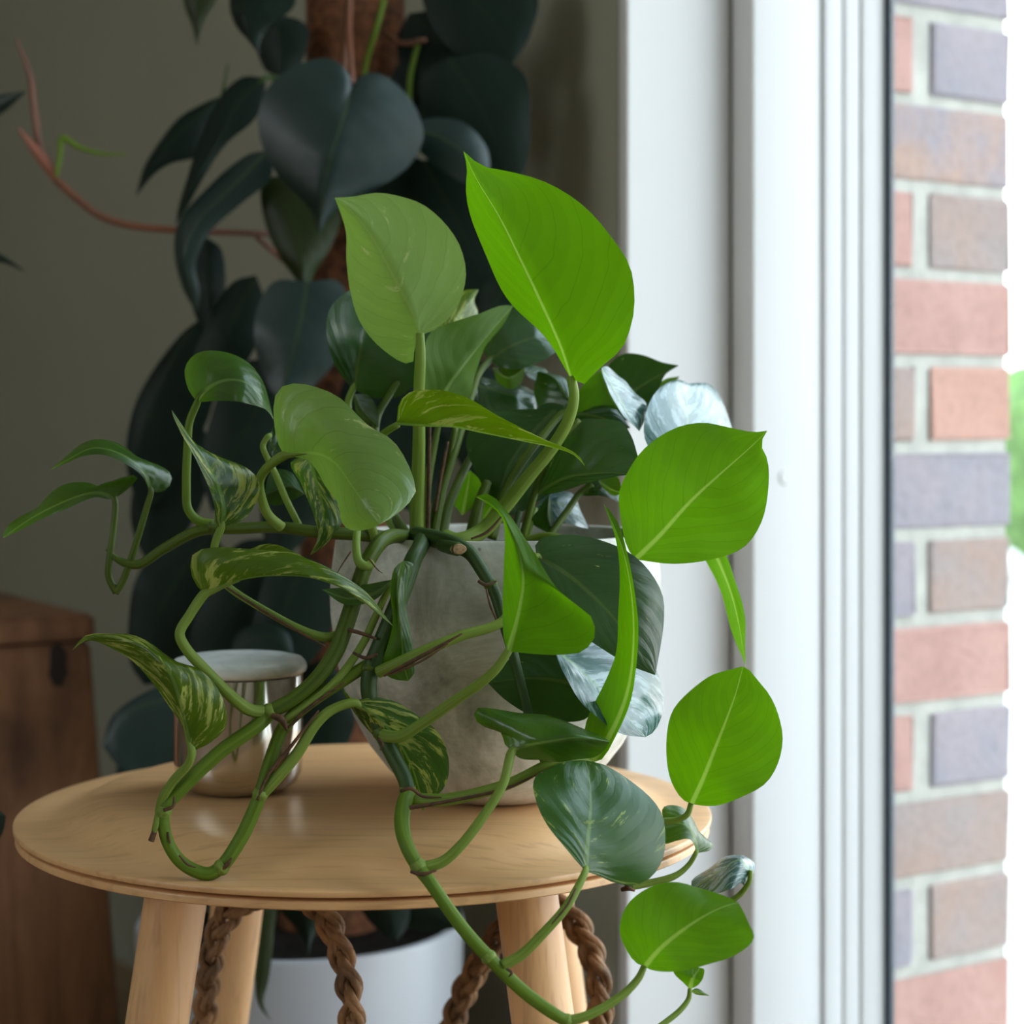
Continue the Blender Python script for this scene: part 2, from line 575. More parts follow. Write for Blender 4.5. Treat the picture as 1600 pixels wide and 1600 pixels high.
    sg = N(nt, 'ShaderNodeMapRange'); sg.inputs['To Min'].default_value = spec; sg.inputs['To Max'].default_value = spec * 0.3
    nt.links.new(geo.outputs['Backfacing'], sg.inputs[0]); nt.links.new(sg.outputs[0], pb.inputs['Specular IOR Level'])
    h = math_n(nt, 'ADD', math_n(nt, 'MULTIPLY', vd, 0.9), math_n(nt, 'MULTIPLY', math_n(nt, 'MULTIPLY', vd2, nz), 0.10))
    h = math_n(nt, 'ADD', h, math_n(nt, 'MULTIPLY', nz, 0.5))
    bn = N(nt, 'ShaderNodeBump'); bn.inputs['Strength'].default_value = bmp; bn.inputs['Distance'].default_value = 0.0016
    nt.links.new(h, bn.inputs['Height']); nt.links.new(bn.outputs[0], pb.inputs['Normal'])
    tl = N(nt, 'ShaderNodeBsdfTranslucent'); nt.links.new(trc, tl.inputs[0])
    mx = N(nt, 'ShaderNodeMixShader'); mx.inputs[0].default_value = tfac
    nt.links.new(pb.outputs[0], mx.inputs[1]); nt.links.new(tl.outputs[0], mx.inputs[2])
    nt.links.new(mx.outputs[0], out.inputs[0])
    return m


M['leaf'] = leaf_mat('pothos_leaf', (0.026, 0.085, 0.007), (0.050, 0.130, 0.009), (0.075, 0.155, 0.014), (0.085, 0.19, 0.002), 0.12)
M['leaf_young'] = leaf_mat('pothos_young_leaf', (0.070, 0.190, 0.004), (0.095, 0.24, 0.006), (0.075, 0.175, 0.005), (0.100, 0.265, 0.001), 0.0, tfac=0.5)
M['leaf_pale'] = leaf_mat('pothos_pale_leaf', (0.13, 0.23, 0.045), (0.17, 0.28, 0.06), (0.24, 0.37, 0.095), (0.17, 0.31, 0.025), 0.55, (0.45, 0.52, 0.18), tfac=0.38)
M['leaf_fleck'] = leaf_mat('pothos_flecked_leaf', (0.055, 0.110, 0.003), (0.085, 0.155, 0.004), (0.070, 0.125, 0.003), (0.13, 0.23, 0.001), 0.90, (0.46, 0.52, 0.11), spec=0.5)
M['leaf_streak'] = leaf_mat('pothos_streaked_leaf', (0.020, 0.085, 0.018), (0.036, 0.120, 0.024), (0.07, 0.14, 0.012), (0.07, 0.15, 0.003), 0.62, (0.34, 0.44, 0.10))
M['leaf_var'] = leaf_mat('pothos_variegated_leaf', (0.022, 0.070, 0.006), (0.045, 0.115, 0.008), (0.09, 0.18, 0.04), (0.08, 0.19, 0.01), 0.95, (0.42, 0.47, 0.085), spec=0.4)
M['leaf_dark'] = leaf_mat('pothos_dark_leaf', (0.013, 0.046, 0.012), (0.024, 0.070, 0.016), (0.030, 0.075, 0.016), (0.03, 0.085, 0.003), 0.25, rough=0.27, tfac=0.25, rib=0.6)
M['leaf_sheen'] = leaf_mat('pothos_sky_sheen_leaf', (0.03, 0.085, 0.075), (0.06, 0.14, 0.13), (0.10, 0.19, 0.06), (0.07, 0.16, 0.02), 1.0, (0.26, 0.36, 0.36), rough=0.24, tfac=0.2, spec=1.0)  # pale streaks plus the blue sky reflection put into the leaf colour
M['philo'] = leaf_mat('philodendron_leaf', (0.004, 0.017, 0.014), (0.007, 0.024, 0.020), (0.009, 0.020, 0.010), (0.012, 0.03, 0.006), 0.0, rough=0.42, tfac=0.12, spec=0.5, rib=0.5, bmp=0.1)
M['philo_shaded'] = leaf_mat('philodendron_shaded_leaf', (0.003, 0.010, 0.006), (0.005, 0.015, 0.009), (0.006, 0.014, 0.006), (0.012, 0.03, 0.004), 0.0, rough=0.5, tfac=0.12, spec=0.2, rib=0.3, bmp=0.1)  # darker copy of the philodendron leaf, shade of its neighbours put into the colour
M['philo_olive'] = leaf_mat('philodendron_olive_leaf', (0.020, 0.032, 0.008), (0.028, 0.042, 0.010), (0.03, 0.045, 0.014), (0.04, 0.07, 0.008), 0.0, rough=0.45, tfac=0.3, spec=0.3, rib=0.4)


def stalk_mat(name, c1, c2, tf=0.4):
    m, nt, b = new_mat(name)
    uv = N(nt, 'ShaderNodeUVMap'); uv.uv_map = 'UVMap'
    mp = N(nt, 'ShaderNodeMapping'); mp.inputs['Scale'].default_value = (14, 1.6, 1)
    nt.links.new(uv.outputs[0], mp.inputs[0])
    f = noise(nt, mp.outputs[0], 1.0, 4, 0.6)
    c = ramp(nt, f, [(0.35, c1), (0.65, c2)])
    nt.links.new(c, b.inputs['Base Color'])
    b.inputs['Roughness'].default_value = 0.48
    b.inputs['Specular IOR Level'].default_value = 0.35
    bump(nt, f, 0.35, 0.0008, b)
    tl = N(nt, 'ShaderNodeBsdfTranslucent')
    nt.links.new(mixc(nt, 0.0, c, c), tl.inputs[0])
    mx = N(nt, 'ShaderNodeMixShader'); mx.inputs[0].default_value = tf
    out = nt.nodes['Material Output']
    nt.links.new(b.outputs[0], mx.inputs[1]); nt.links.new(tl.outputs[0], mx.inputs[2])
    nt.links.new(mx.outputs[0], out.inputs[0])
    return m


M['petiole'] = stalk_mat('pale_green_petiole', (0.20, 0.30, 0.040), (0.29, 0.40, 0.075))
M['vine'] = stalk_mat('green_vine', (0.115, 0.205, 0.014), (0.20, 0.31, 0.030))
M['vine_mid'] = stalk_mat('deep_green_shaded_vine', (0.048, 0.085, 0.006), (0.105, 0.160, 0.012), 0.2)  # deep green vine; on crown and left petioles the dark tone stands for shade
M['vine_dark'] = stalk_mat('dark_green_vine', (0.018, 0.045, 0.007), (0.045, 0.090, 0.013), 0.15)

# ================================================================== THE SETTING
o = bm_obj('floor', room_box(RU - 0.1, 0.30, RV0 - 0.1, RV1 + 0.1, -0.08, 0.0), M['floor'])
tag(o, 'wooden floor of the room below the frame', 'floor', kind='structure')
o = bm_obj('ceiling', room_box(RU - 0.1, 0.30, RV0 - 0.1, RV1 + 0.1, RH, RH + 0.1), M['ceiling'])
tag(o, 'pale ceiling above the room', 'ceiling', kind='structure')

# the wall that holds the window: one mesh around the opening
bm = room_box(0.0, 0.30, 0.012, RV1 + 0.1, 0.0, RH)
bmb = room_box(0.0, 0.30, RV0 - 0.1, WIN_V0, 0.0, RH)
bmc = room_box(0.0, 0.30, WIN_V0, 0.012, WIN_TOP, RH)
bmd = room_box(0.0, 0.40, WIN_V0, 0.0, 0.0, 0.05)
for x in (bmb, bmc, bmd):
    me_ = bpy.data.meshes.new('tmp'); x.to_mesh(me_); x.free(); bm.from_mesh(me_); bpy.data.meshes.remove(me_)
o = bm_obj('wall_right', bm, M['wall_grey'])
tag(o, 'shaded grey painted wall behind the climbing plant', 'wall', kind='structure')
o = bm_obj('wall_back', room_box(RU - 0.1, 0.30, RV1, RV1 + 0.1, 0.0, RH), M['wall'])
tag(o, 'grey end wall beyond the left of the picture', 'wall', kind='structure')
bm = room_box(RU - 0.1, RU, RV0, W2[0], 0.0, RH)
for x in (room_box(RU - 0.1, RU, W2[1], RV1, 0.0, RH), room_box(RU - 0.1, RU, W2[0], W2[1], 0.0, W2[2]), room_box(RU - 0.1, RU, W2[0], W2[1], W2[3], RH)):
    me_ = bpy.data.meshes.new('tmp'); x.to_mesh(me_); x.free(); bm.from_mesh(me_); bpy.data.meshes.remove(me_)
o = bm_obj('wall_left', bm, M['wall'])
win2 = empty('window_2', R(RU, (W2[0] + W2[1]) / 2, W2[2]))
tag(win2, 'smaller white window in the wall opposite, outside the picture', 'window', kind='structure')
for nm, a, b_, c, d in (('stile', W2[0], W2[0] + 0.05, W2[2], W2[3]), ('stile', W2[1] - 0.05, W2[1], W2[2], W2[3]),
                        ('rail', W2[0] + 0.05, W2[1] - 0.05, W2[2], W2[2] + 0.05), ('rail', W2[0] + 0.05, W2[1] - 0.05, W2[3] - 0.05, W2[3])):
    bm_obj(nm, room_box(RU - 0.07, RU - 0.02, a, b_, c, d, 0.003), M['frame'], win2)
bm_obj('glass_pane', room_box(RU - 0.047, RU - 0.043, W2[0] + 0.05, W2[1] - 0.05, W2[2] + 0.05, W2[3] - 0.05), M['glass'], win2)
tag(o, 'grey wall opposite the window', 'wall', kind='structure')
o = bm_obj('wall_front', room_box(RU - 0.1, 0.30, RV0 - 0.1, RV0, 0.0, RH), M['wall'])
tag(o, 'grey wall behind the viewer', 'wall', kind='structure')

# frame profile in plan, following the shadow lines of the photograph
u1 = uv_at_v(1142, 0.0)
v1 = v_at_u(1176, u1)
u2 = uv_at_v(1284, v1)
v2 = v_at_u(1287.5, u2)
u3 = uv_at_v(1317, v2)
v3 = v_at_u(1318.6, u3)
u4 = uv_at_v(1344, v3)
v4 = v_at_u(1346.2, u4)
u5 = uv_at_v(1383, v4)
v5 = v_at_u(1390.5, u5)
o = bm_obj('trim_1', room_box(0.0, u1, 0.0, 0.012, 0.05, WIN_TOP, 0.002), M['white_paint'], smooth=False)
tag(o, 'bright white plastered window reveal right of the plant', 'window reveal', kind='structure')

win = empty('window_1', R(u1, WIN_V0 / 2, 0.05))
tag(win, 'tall white framed window with brickwork seen through its glass', 'window', kind='structure')


def frame_part(name, uvs, z0=0.05, z1=WIN_TOP, mat=None, bev=0.0025):
    bm = prism([R(a, b_, 0) for a, b_ in uvs], z0, z1)
    if bev:
        ed = [e for e in bm.edges if abs(e.verts[0].co.z - e.verts[1].co.z) > 0.1]
        bmesh.ops.bevel(bm, geom=ed, offset=bev, segments=3, affect='EDGES', profile=0.5, clamp_overlap=True)
    return bm_obj(name, bm, mat or M['frame'], win, smooth=True, sharp=35)


frame_part('outer_frame', [(u1, 0.0), (u1, v1), (u2, v1), (u2, 0.0)])
frame_part('sash_stile', [(u2 + 0.0005, 0.0), (u2 + 0.0005, v2), (u3, v2), (u3, 0.0)], bev=0.0015)
frame_part('glazing_bead', [(u3 + 0.0005, 0.0), (u3 + 0.0005, v3), (u4, v3), (u4, 0.0)], bev=0.0015)
frame_part('glazing_bead', [(u4 + 0.0005, 0.0), (u4 + 0.0005, v4), (u5, v4), (u5, 0.0)], bev=0.0015)
frame_part('gasket', [(u5 + 0.0005, 0.0), (u5 + 0.0005, v5), (u5 + 0.0055, v5), (u5 + 0.0055, 0.0)], mat=M['gasket'], bev=0.001)
g = bm_obj('glass_pane', room_box(u5 + 0.0015, u5 + 0.0045, WIN_V0 + 0.08, v5 - 0.0002, 0.11, WIN_TOP - 0.06), M['glass'], win)
# rails and near jamb
bm_obj('bottom_rail', room_box(u1, u5 + 0.012, WIN_V0, v5 - 0.001, 0.05, 0.11, 0.003), M['frame'], win)
bm_obj('top_rail', room_box(u1, u5 + 0.012, WIN_V0, v5 - 0.001, WIN_TOP - 0.06, WIN_TOP, 0.003), M['frame'], win)
bm_obj('near_jamb', room_box(u1, u5 + 0.012, WIN_V0 + 0.0, WIN_V0 + 0.08, 0.11, WIN_TOP - 0.06, 0.003), M['frame'], win)
# small round screw cap on the outer frame
uc_, zc_ = uv_at_v(1226, v1), CAMZ - (745 - HOR) / FPX * 1.53
bm = bmesh.new()
bmesh.ops.create_cone(bm, cap_ends=True, segments=24, radius1=0.0062, radius2=0.0050, depth=0.0012)
rot = Matrix((DR.to_4d()[:3], (0, 0, 1), (DR.cross(Vector((0, 0, 1))))[:])).transposed().to_4x4()
bmesh.ops.transform(bm, matrix=Matrix.Translation(R(uc_, v1 - 0.0006, zc_)) @ rot, verts=bm.verts)
bm_obj('screw_cap', bm, M['frame'], win, smooth=True, sharp=40)

# brickwork outside, the end of the cavity wall
VB = 0.004
UC = uv_at_v(1579, VB)
J1, J0 = uv_at_v(1456, VB), uv_at_v(1430, VB)
COURSE, JZ = 0.0742, 0.011
ZB = 0.7236 - 10 * COURSE - 0.1 + 0.1      # a bed joint height
bm = room_box(0.302, UC - 0.003, VB + 0.0035, 1.2, -0.1, 2.45)
x = room_box(u5 + 0.007, 0.3015, VB + 0.0035, 0.0118, -0.1, 2.45)      # mortar skim running in behind the frame
me_ = bpy.data.meshes.new('tmp'); x.to_mesh(me_); x.free(); bm.from_mesh(me_); bpy.data.meshes.remove(me_)
bw = bm_obj('wall_outside', bm, M['mortar'])
tag(bw, 'red and mauve brick wall end outside the window', 'brick wall', kind='structure')
BM = {}


def brick(u0, u1_, v0, v1_, zc, mat):
    key = (round(u1_ - u0, 4), round(v1_ - v0, 4), mat, random.randint(0, 2))
    if key not in BM:
        bm = bmesh.new()
        bmesh.ops.create_cube(bm, size=1)
        rs = random.Random(str(key))
        for vv in bm.verts:
            vv.co.x *= key[0]; vv.co.y *= key[1]; vv.co.z *= (COURSE - JZ)
        bmesh.ops.bevel(bm, geom=list(bm.edges), offset=0.003, segments=2, affect='EDGES', profile=0.6)
        for vv in bm.verts:
            vv.co += Vector((rs.uniform(-1, 1), rs.uniform(-1, 1), rs.uniform(-1, 1))) * 0.0012
        me = bpy.data.meshes.new('brick'); bm.to_mesh(me); bm.free()
        me.materials.append(M[mat]); BM[key] = me
    b_ = bpy.data.objects.new('brick', BM[key])
    b_.location = R((u0 + u1_) / 2 + random.uniform(-.0012, .0012), (v0 + v1_) / 2, zc)
    b_.rotation_euler = (0, 0, PHI)
    link(b_, bw)


# colours from the top course in view downwards
seq = [('brick_red', 'brick_mauve'), 'brick_mix', ('brick_red', 'brick_brown'), 'brick_red', ('brick_brown', 'brick_orange'),
       'brick_mauve', ('brick_mauve', 'brick_brown'), 'brick_red', ('brick_red', 'brick_mauve'), 'brick_brown',
       ('brick_mauve', 'brick_brown'), 'brick_red', ('brick_brown', 'brick_red'), 'brick_mauve']
z_top = 0.7236 + 4 * COURSE                # bed joint above the first of seq
for k in range(-16, 15):
    zc = z_top - (k + 0.5) * COURSE
    if zc < -0.1 or zc > 2.4: continue
    s_ = seq[k % len(seq)]
    if isinstance(s_, tuple):
        brick(J1, UC, VB, VB + 0.215, zc, s_[1])
        brick(J0 - 0.15, J0, VB, VB + 0.102, zc, s_[0])
    else:
        brick(UC - 0.275, UC, VB, VB + 0.102, zc, s_)
        brick(UC - 0.102, UC, VB + 0.113, VB + 0.215, zc, s_)

# outdoors
o = bm_obj('ground', room_box(-30, 30, -25, 25, -0.2, -0.1), M['paving'])
tag(o, 'pale sunlit paving outside the window', 'paving', kind='structure')

# hedge far outside, glimpsed at the picture's right edge
hb = bmesh.new()
bmesh.ops.create_icosphere(hb, subdivisions=5, radius=1.0)
rs = random.Random(3)
for vv in hb.verts:
    n_ = vv.co.normalized()
    k_ = 1 + 0.10 * math.sin(9 * n_.x + 4 * n_.z) * math.sin(8 * n_.y) + rs.uniform(-0.05, 0.05)
    vv.co = Vector((n_.x * 0.95, n_.y * 0.7, n_.z * 0.62)) * k_
hm = plain('hedge_leaves', (0.10, 0.20, 0.045), 0.7, 0.6, 22, bumps=1.0, bscale=40)
ho = bm_obj('garden_shrub', hb, hm, smooth=True)
ho.location = (3.15, 9.4, 0.48)
tag(ho, 'green garden shrub far outside at the right edge', 'shrub')

# ================================================================== STOOL
SX, SY, SR, SZ = -0.0832, 1.10, 0.1965, 0.45
stool = empty('side_table', (SX, SY, 0))
tag(stool, 'round pale wood side table with double plywood top and splayed legs', 'side table')
PLAT = 0.0135
prof = [(0.0, PLAT), (SR * 0.60, PLAT), (SR * 0.70, PLAT * 0.985), (SR * 0.755, PLAT * 0.90), (SR * 0.795, PLAT * 0.70), (SR * 0.83, PLAT * 0.42),
        (SR * 0.86, PLAT * 0.19), (SR * 0.885, PLAT * 0.06), (SR * 0.91, 0.0002), (SR * 0.95, 0.0), (SR - 0.0008, 0.0), (SR - 0.0002, -0.0003), (SR, -0.0009),
        (SR, -0.0026), (SR - 0.0003, -0.0032), (SR - 0.001, -0.0034), (0.0, -0.0034)]
lathe('table_top', prof, M['stool'], stool, (SX, SY, SZ), 160, 50)
prof2 = [(0.0, -0.0036), (SR - 0.012, -0.0036), (SR - 0.009, -0.0050), (SR - 0.0022, -0.0052), (SR - 0.0014, -0.0056), (SR - 0.0012, -0.0063),
         (SR - 0.0012, -0.0090), (SR - 0.0022, -0.0097), (SR - 0.02, -0.0125), (SR - 0.05, -0.0145), (0.0, -0.0145)]
lathe('lower_ply', prof2, M['stool'], stool, (SX, SY, SZ), 160, 50)
for lx, ly, sx, sy in ((-0.0915, -0.088, -1, -1), (0.089, -0.094, 1, -1), (-0.080, 0.098, -1, 1), (0.096, 0.088, 1, 1)):
    top = Vector((SX + lx, SY + ly, SZ - 0.0135))
    h = top.z
    bot = Vector((top.x + sx * h * 0.135, top.y + sy * h * 0.11, 0.0))
    ln = [(0.0, 0.0112), (0.02, 0.0128), (0.35, 0.0148), (0.8, 0.0166), (1.0, 0.0166)]
    vs_, fs_ = [], []
    seg = 40
    for t_, r_ in ln:
        c_ = bot.lerp(top, t_)
        for q in range(seg):
            a_ = 2 * math.pi * q / seg
            vs_.append((c_.x + r_ * math.cos(a_), c_.y + r_ * math.sin(a_), c_.z))
    for i in range(len(ln) - 1):
        for q in range(seg):
            q2 = (q + 1) % seg
            fs_.append((i * seg + q, i * seg + q2, (i + 1) * seg + q2, (i + 1) * seg + q))
    fs_.append(tuple(range(seg))[::-1]); fs_.append(tuple(range((len(ln) - 1) * seg, len(ln) * seg)))
    l_ = mesh_obj('leg', vs_, fs_, M['leg'], stool, True, loc=tuple(bot))
    l_.data.set_sharp_from_angle(angle=math.radians(50))

# ================================================================== POTS ON THE TABLE
PX, PY, PZ = (775 - 800) / FPX * 1.068, 1.068, SZ + PLAT
PH = 0.1462
pot_prof = [(0.0, 0.0), (0.030, 0.0), (0.036, 0.0012), (0.0480, 0.0065), (0.0600, 0.0165), (0.0705, 0.030), (0.0790, 0.0455), (0.0855, 0.0640),
            (0.0895, 0.0830), (0.0916, 0.1010), (0.0920, 0.1120), (0.0912, 0.1250), (0.0895, 0.1380), (0.0885, 0.1445), (0.0876, PH),
            (0.0828, PH), (0.0818, 0.1440), (0.0820, 0.1330), (0.0, 0.1330)]
pot = lathe('plant_pot', pot_prof[:17] + [(0.083, 0.120), (0.078, 0.07), (0.05, 0.02), (0.0, 0.016)], M['concrete'], None, (PX, PY, PZ), 128, 45)
tag(pot, 'round grey concrete plant pot holding the trailing pothos', 'plant pot')
soil_v = [(0.0, 0.1305), (0.03, 0.1315), (0.06, 0.1295), (0.0815, 0.128), (0.0815, 0.122), (0.0, 0.12)]
so = lathe('potting_soil', soil_v, M['soil'], pot, (PX, PY, PZ), 48)

JX, JY = (373 - 800) / FPX * 1.085, 1.085
JR = 0.0362
jar = empty('lidded_jar', (JX, JY, PZ))
tag(jar, 'polished metal jar with a white marble lid on the side table', 'jar')
jp = [(0.0, 0.0), (JR - 0.013, 0.0), (JR - 0.008, 0.0012), (JR - 0.0035, 0.0045), (JR - 0.0008, 0.0100), (JR, 0.0170), (JR, 0.0650),
      (JR - 0.001, 0.0655), (JR - 0.0015, 0.064), (JR - 0.0015, 0.01), (0.0, 0.006)]
lathe('jar_body', jp, M['nickel'], jar, (JX, JY, PZ), 96, 50)
lp = [(0.0, 0.0658), (JR + 0.0002, 0.0658), (JR + 0.0016, 0.0668), (JR + 0.0022, 0.0690), (JR + 0.0016, 0.0715), (JR - 0.0005, 0.0738), (JR - 0.006, 0.0752), (0.0, 0.0757)]
lathe('lid', lp, M['marble'], jar, (JX, JY, PZ), 96, 60)

# ================================================================== CRATE
CY = 1.68
cc = at(148, 960, CY * 100)
crate = empty('wooden_crate', (cc.x, cc.y, 0))
tag(crate, 'old brown wooden crate with dark stains at the left edge', 'crate')
H_ = cc.z
TW, TD = 0.32, 0.30        # along -DR (front face), along DW (away)
flare = 0.030              # widens towards the floor
def crate_prism(name, a0, a1, d0, d1, z0, z1, bev=0.003, fl=True, mat='crate'):
    """a: along the front face leftwards, d: away from the viewer; sides flare out downwards"""
    bm = bmesh.new()
    vs_ = []
    for z in (z0, z1):
        f_ = flare * (1 - z / H_) * (1 if fl else 0) * 1.0
        for a, d in ((a0, d0), (a1, d0), (a1, d1), (a0, d1)):
            aa = a - f_ * (1 - 2 * a / TW)
            dd = d - f_ * (1 - 2 * d / TD)
            p = Vector((cc.x, cc.y, 0)) - DR * aa + DW * dd
            vs_.append(bm.verts.new((p.x, p.y, z)))
    for f in ((3, 2, 1, 0), (4, 5, 6, 7), (0, 1, 5, 4), (1, 2, 6, 5), (2, 3, 7, 6), (3, 0, 4, 7)):
        bm.faces.new([vs_[i] for i in f])
    bmesh.ops.bevel(bm, geom=list(bm.edges), offset=bev, segments=2, affect='EDGES')
    return bm_obj(name, bm, M[mat], crate)
LID = 0.022
crate_prism('lid_board', 0.0, TW, 0.0, TD, H_ - LID, H_)
crate_prism('front_board', 0.004, TW - 0.004, 0.004, 0.022, 0.0, H_ - LID - 0.002)
crate_prism('back_board', 0.004, TW - 0.004, TD - 0.022, TD - 0.004, 0.0, H_ - LID - 0.002)
crate_prism('side_board', 0.004, 0.022, 0.0225, TD - 0.0225, 0.0, H_ - LID - 0.002)
crate_prism('side_board', TW - 0.022, TW - 0.004, 0.0225, TD - 0.0225, 0.0, H_ - LID - 0.002)
def crate_mark(px, py, wpx, hpx, seed):
    """burnt patch on the front board, a thin blister of char"""
    rs = random.Random(seed)
    k = (px - 800) / FPX
    base = Vector((cc.x, cc.y, 0))
    z_guess = CAMZ - (py - HOR) / FPX * CY
    off = 0.004 - flare * (1 - z_guess / H_) - 0.0006
    b0 = base + DW * off
    a_ = (b0.x - k * b0.y) / (DR.x - k * DR.y)
    y_ = b0.y - DR.y * a_
    c_ = b0 - DR * a_; c_.z = CAMZ - (py - HOR) / FPX * y_
    w_, h_ = wpx / 2 * y_ / FPX / DR.x, hpx / 2 * y_ / FPX
    def on_board(p_, lift):
        f_ = flare * (1 - p_.z / H_)
        return p_ + DW * ((0.004 - f_ * (1 - 2 * 0.004 / TD)) - off - lift)
    vs_, fs_ = [on_board(c_, 0.0012)], []
    n_ = 18
    for i in range(n_):
        an = 2 * math.pi * i / n_
        r_ = rs.uniform(0.85, 1.12)
        vs_.append(on_board(c_ + DR * (w_ * math.cos(an) * r_) + Vector((0, 0, h_ * math.sin(an) * r_)), 0.0001))
    for i in range(n_):
        fs_.append((0, 1 + i, 1 + (i + 1) % n_))
    mesh_obj('burn_mark', vs_, fs_, M['crate_mark'], crate)
crate_mark(91, 1040, 27, 72, 1)
crate_mark(112, 988, 34, 16, 2)
crate_mark(3, 990, 22, 20, 3)
crate_mark(50, 992, 30, 7, 4)

# ================================================================== WHITE PLANTER BEHIND
BX, BY, BR = (470 - 800) / FPX * 1.50, 1.50, 0.1275
BH = CAMZ - 0.386
pp = [(0.0, 0.0), (BR - 0.018, 0.0), (BR - 0.012, 0.004), (BR - 0.008, 0.03), (BR, BH - 0.004), (BR - 0.0012, BH - 0.0008), (BR - 0.003, BH), (BR - 0.006, BH),
      (BR - 0.008, BH - 0.003), (BR - 0.009, BH - 0.05), (BR - 0.015, 0.02), (0.0, 0.015)]
planter = lathe('white_planter', pp, M['white_pot'], None, (BX, BY, 0), 96, 45)
tag(planter, 'large white cylindrical planter on the floor behind the side table', 'planter')
lathe('planter_soil', [(0.0, BH - 0.012), (BR - 0.0095, BH - 0.016), (BR - 0.0095, BH - 0.03), (0.0, BH - 0.03)], M['soil'], planter, (BX, BY, 0), 48)

# ================================================================== BASKET WITH BRAIDED HANDLES
KX, KY = -0.066, 1.105
basket = empty('rope_basket', (KX, KY, 0))
tag(basket, 'braided brown seagrass basket handles rising under the side table', 'basket')
KH = 0.27
bm = bmesh.new()
rows, seg = 30, 72
ring = []
for i in range(rows + 1):
    t_ = i / rows
    r0 = 0.088 + 0.016 * math.sin(t_ * math.pi * 0.62)
    rr_ = []
    for q in range(seg):
        a_ = 2 * math.pi * q / seg
        r_ = r0 + 0.0022 * math.cos(q * math.pi / 2 + (i % 2) * math.pi) + 0.001 * math.sin(i * 2.1)
        rr_.append(bm.verts.new((KX + r_ * math.cos(a_), KY + r_ * math.sin(a_), t_ * KH)))
    ring.append(rr_)
for i in range(rows):
    for q in range(seg):
        bm.faces.new((ring[i][q], ring[i][(q + 1) % seg], ring[i + 1][(q + 1) % seg], ring[i + 1][q]))
bm.faces.new(ring[0][::-1])
bo = bm_obj('woven_body', bm, M['rope'], basket, smooth=True)
so_ = bo.modifiers.new('thickness', 'SOLIDIFY'); so_.thickness = 0.004; so_.offset = -1


def braid(pts, width, pitch, name='handle'):
    """three-strand plait along world points"""
    S = spline([tuple(p) for p in pts], 160)
    C = [Vector(s) for s in S]
    L = sum((C[i + 1] - C[i]).length for i in range(len(C) - 1))
    hnd = empty(name, tuple(C[0]), basket)
    n = len(C)
    nrm = (C[n // 2] - C[0]).cross(C[-1] - C[0]).normalized()
    if nrm.y > 0: nrm = -nrm
    for k in range(3):
        P = []
        for i in range(n):
            t = (C[min(i + 1, n - 1)] - C[max(i - 1, 0)]).normalized()
            sd = t.cross(nrm).normalized()
            a = 2 * math.pi * (i / (n - 1) * L / pitch + k / 3)
            P.append(C[i] + sd * (width * 0.33 * math.sin(a)) + nrm * (width * 0.14 * math.sin(2 * a)))
        # each strand is a bundle of three flattened blades of grass
        for j in range(3):
            Q = []
            for i in range(n):
                b_ = 2 * math.pi * (i / (n - 1) * L / (pitch * 0.9) + j / 3) + k
                t = (P[min(i + 1, n - 1)] - P[max(i - 1, 0)]).normalized()
                e1 = t.cross(nrm).normalized()
                Q.append(P[i] + (e1 * math.cos(b_) + nrm * math.sin(b_)) * width * 0.085)
            tube('strand', Q[::2], [width * 0.12], M['rope'], hnd, seg=7, n=150, knobs=0.12)


braid([at(300, 1690, 112), at(318, 1600, 111), at(326, 1530, 110), at(338, 1462, 109), at(372, 1412, 108), at(430, 1392, 106), at(488, 1408, 104),
       at(522, 1462, 103), at(545, 1540, 102), at(550, 1610, 101.5), at(548, 1690, 101)], 0.0172, 0.050)
braid([at(676, 1690, 119), at(703, 1608, 118), at(728, 1545, 117), at(765, 1482, 115.5), at(805, 1438, 114), at(850, 1415, 112.5), at(888, 1432, 111),
       at(918, 1476, 110), at(935, 1530, 109), at(938, 1600, 108), at(930, 1690, 107.5)], 0.0175, 0.050)

# ================================================================== LEAVES
def prof_at(v, t):
    if isinstance(v, (int, float)): return np.full_like(t, float(v))
    return np.interp(t, np.linspace(0, 1, len(v)), v)


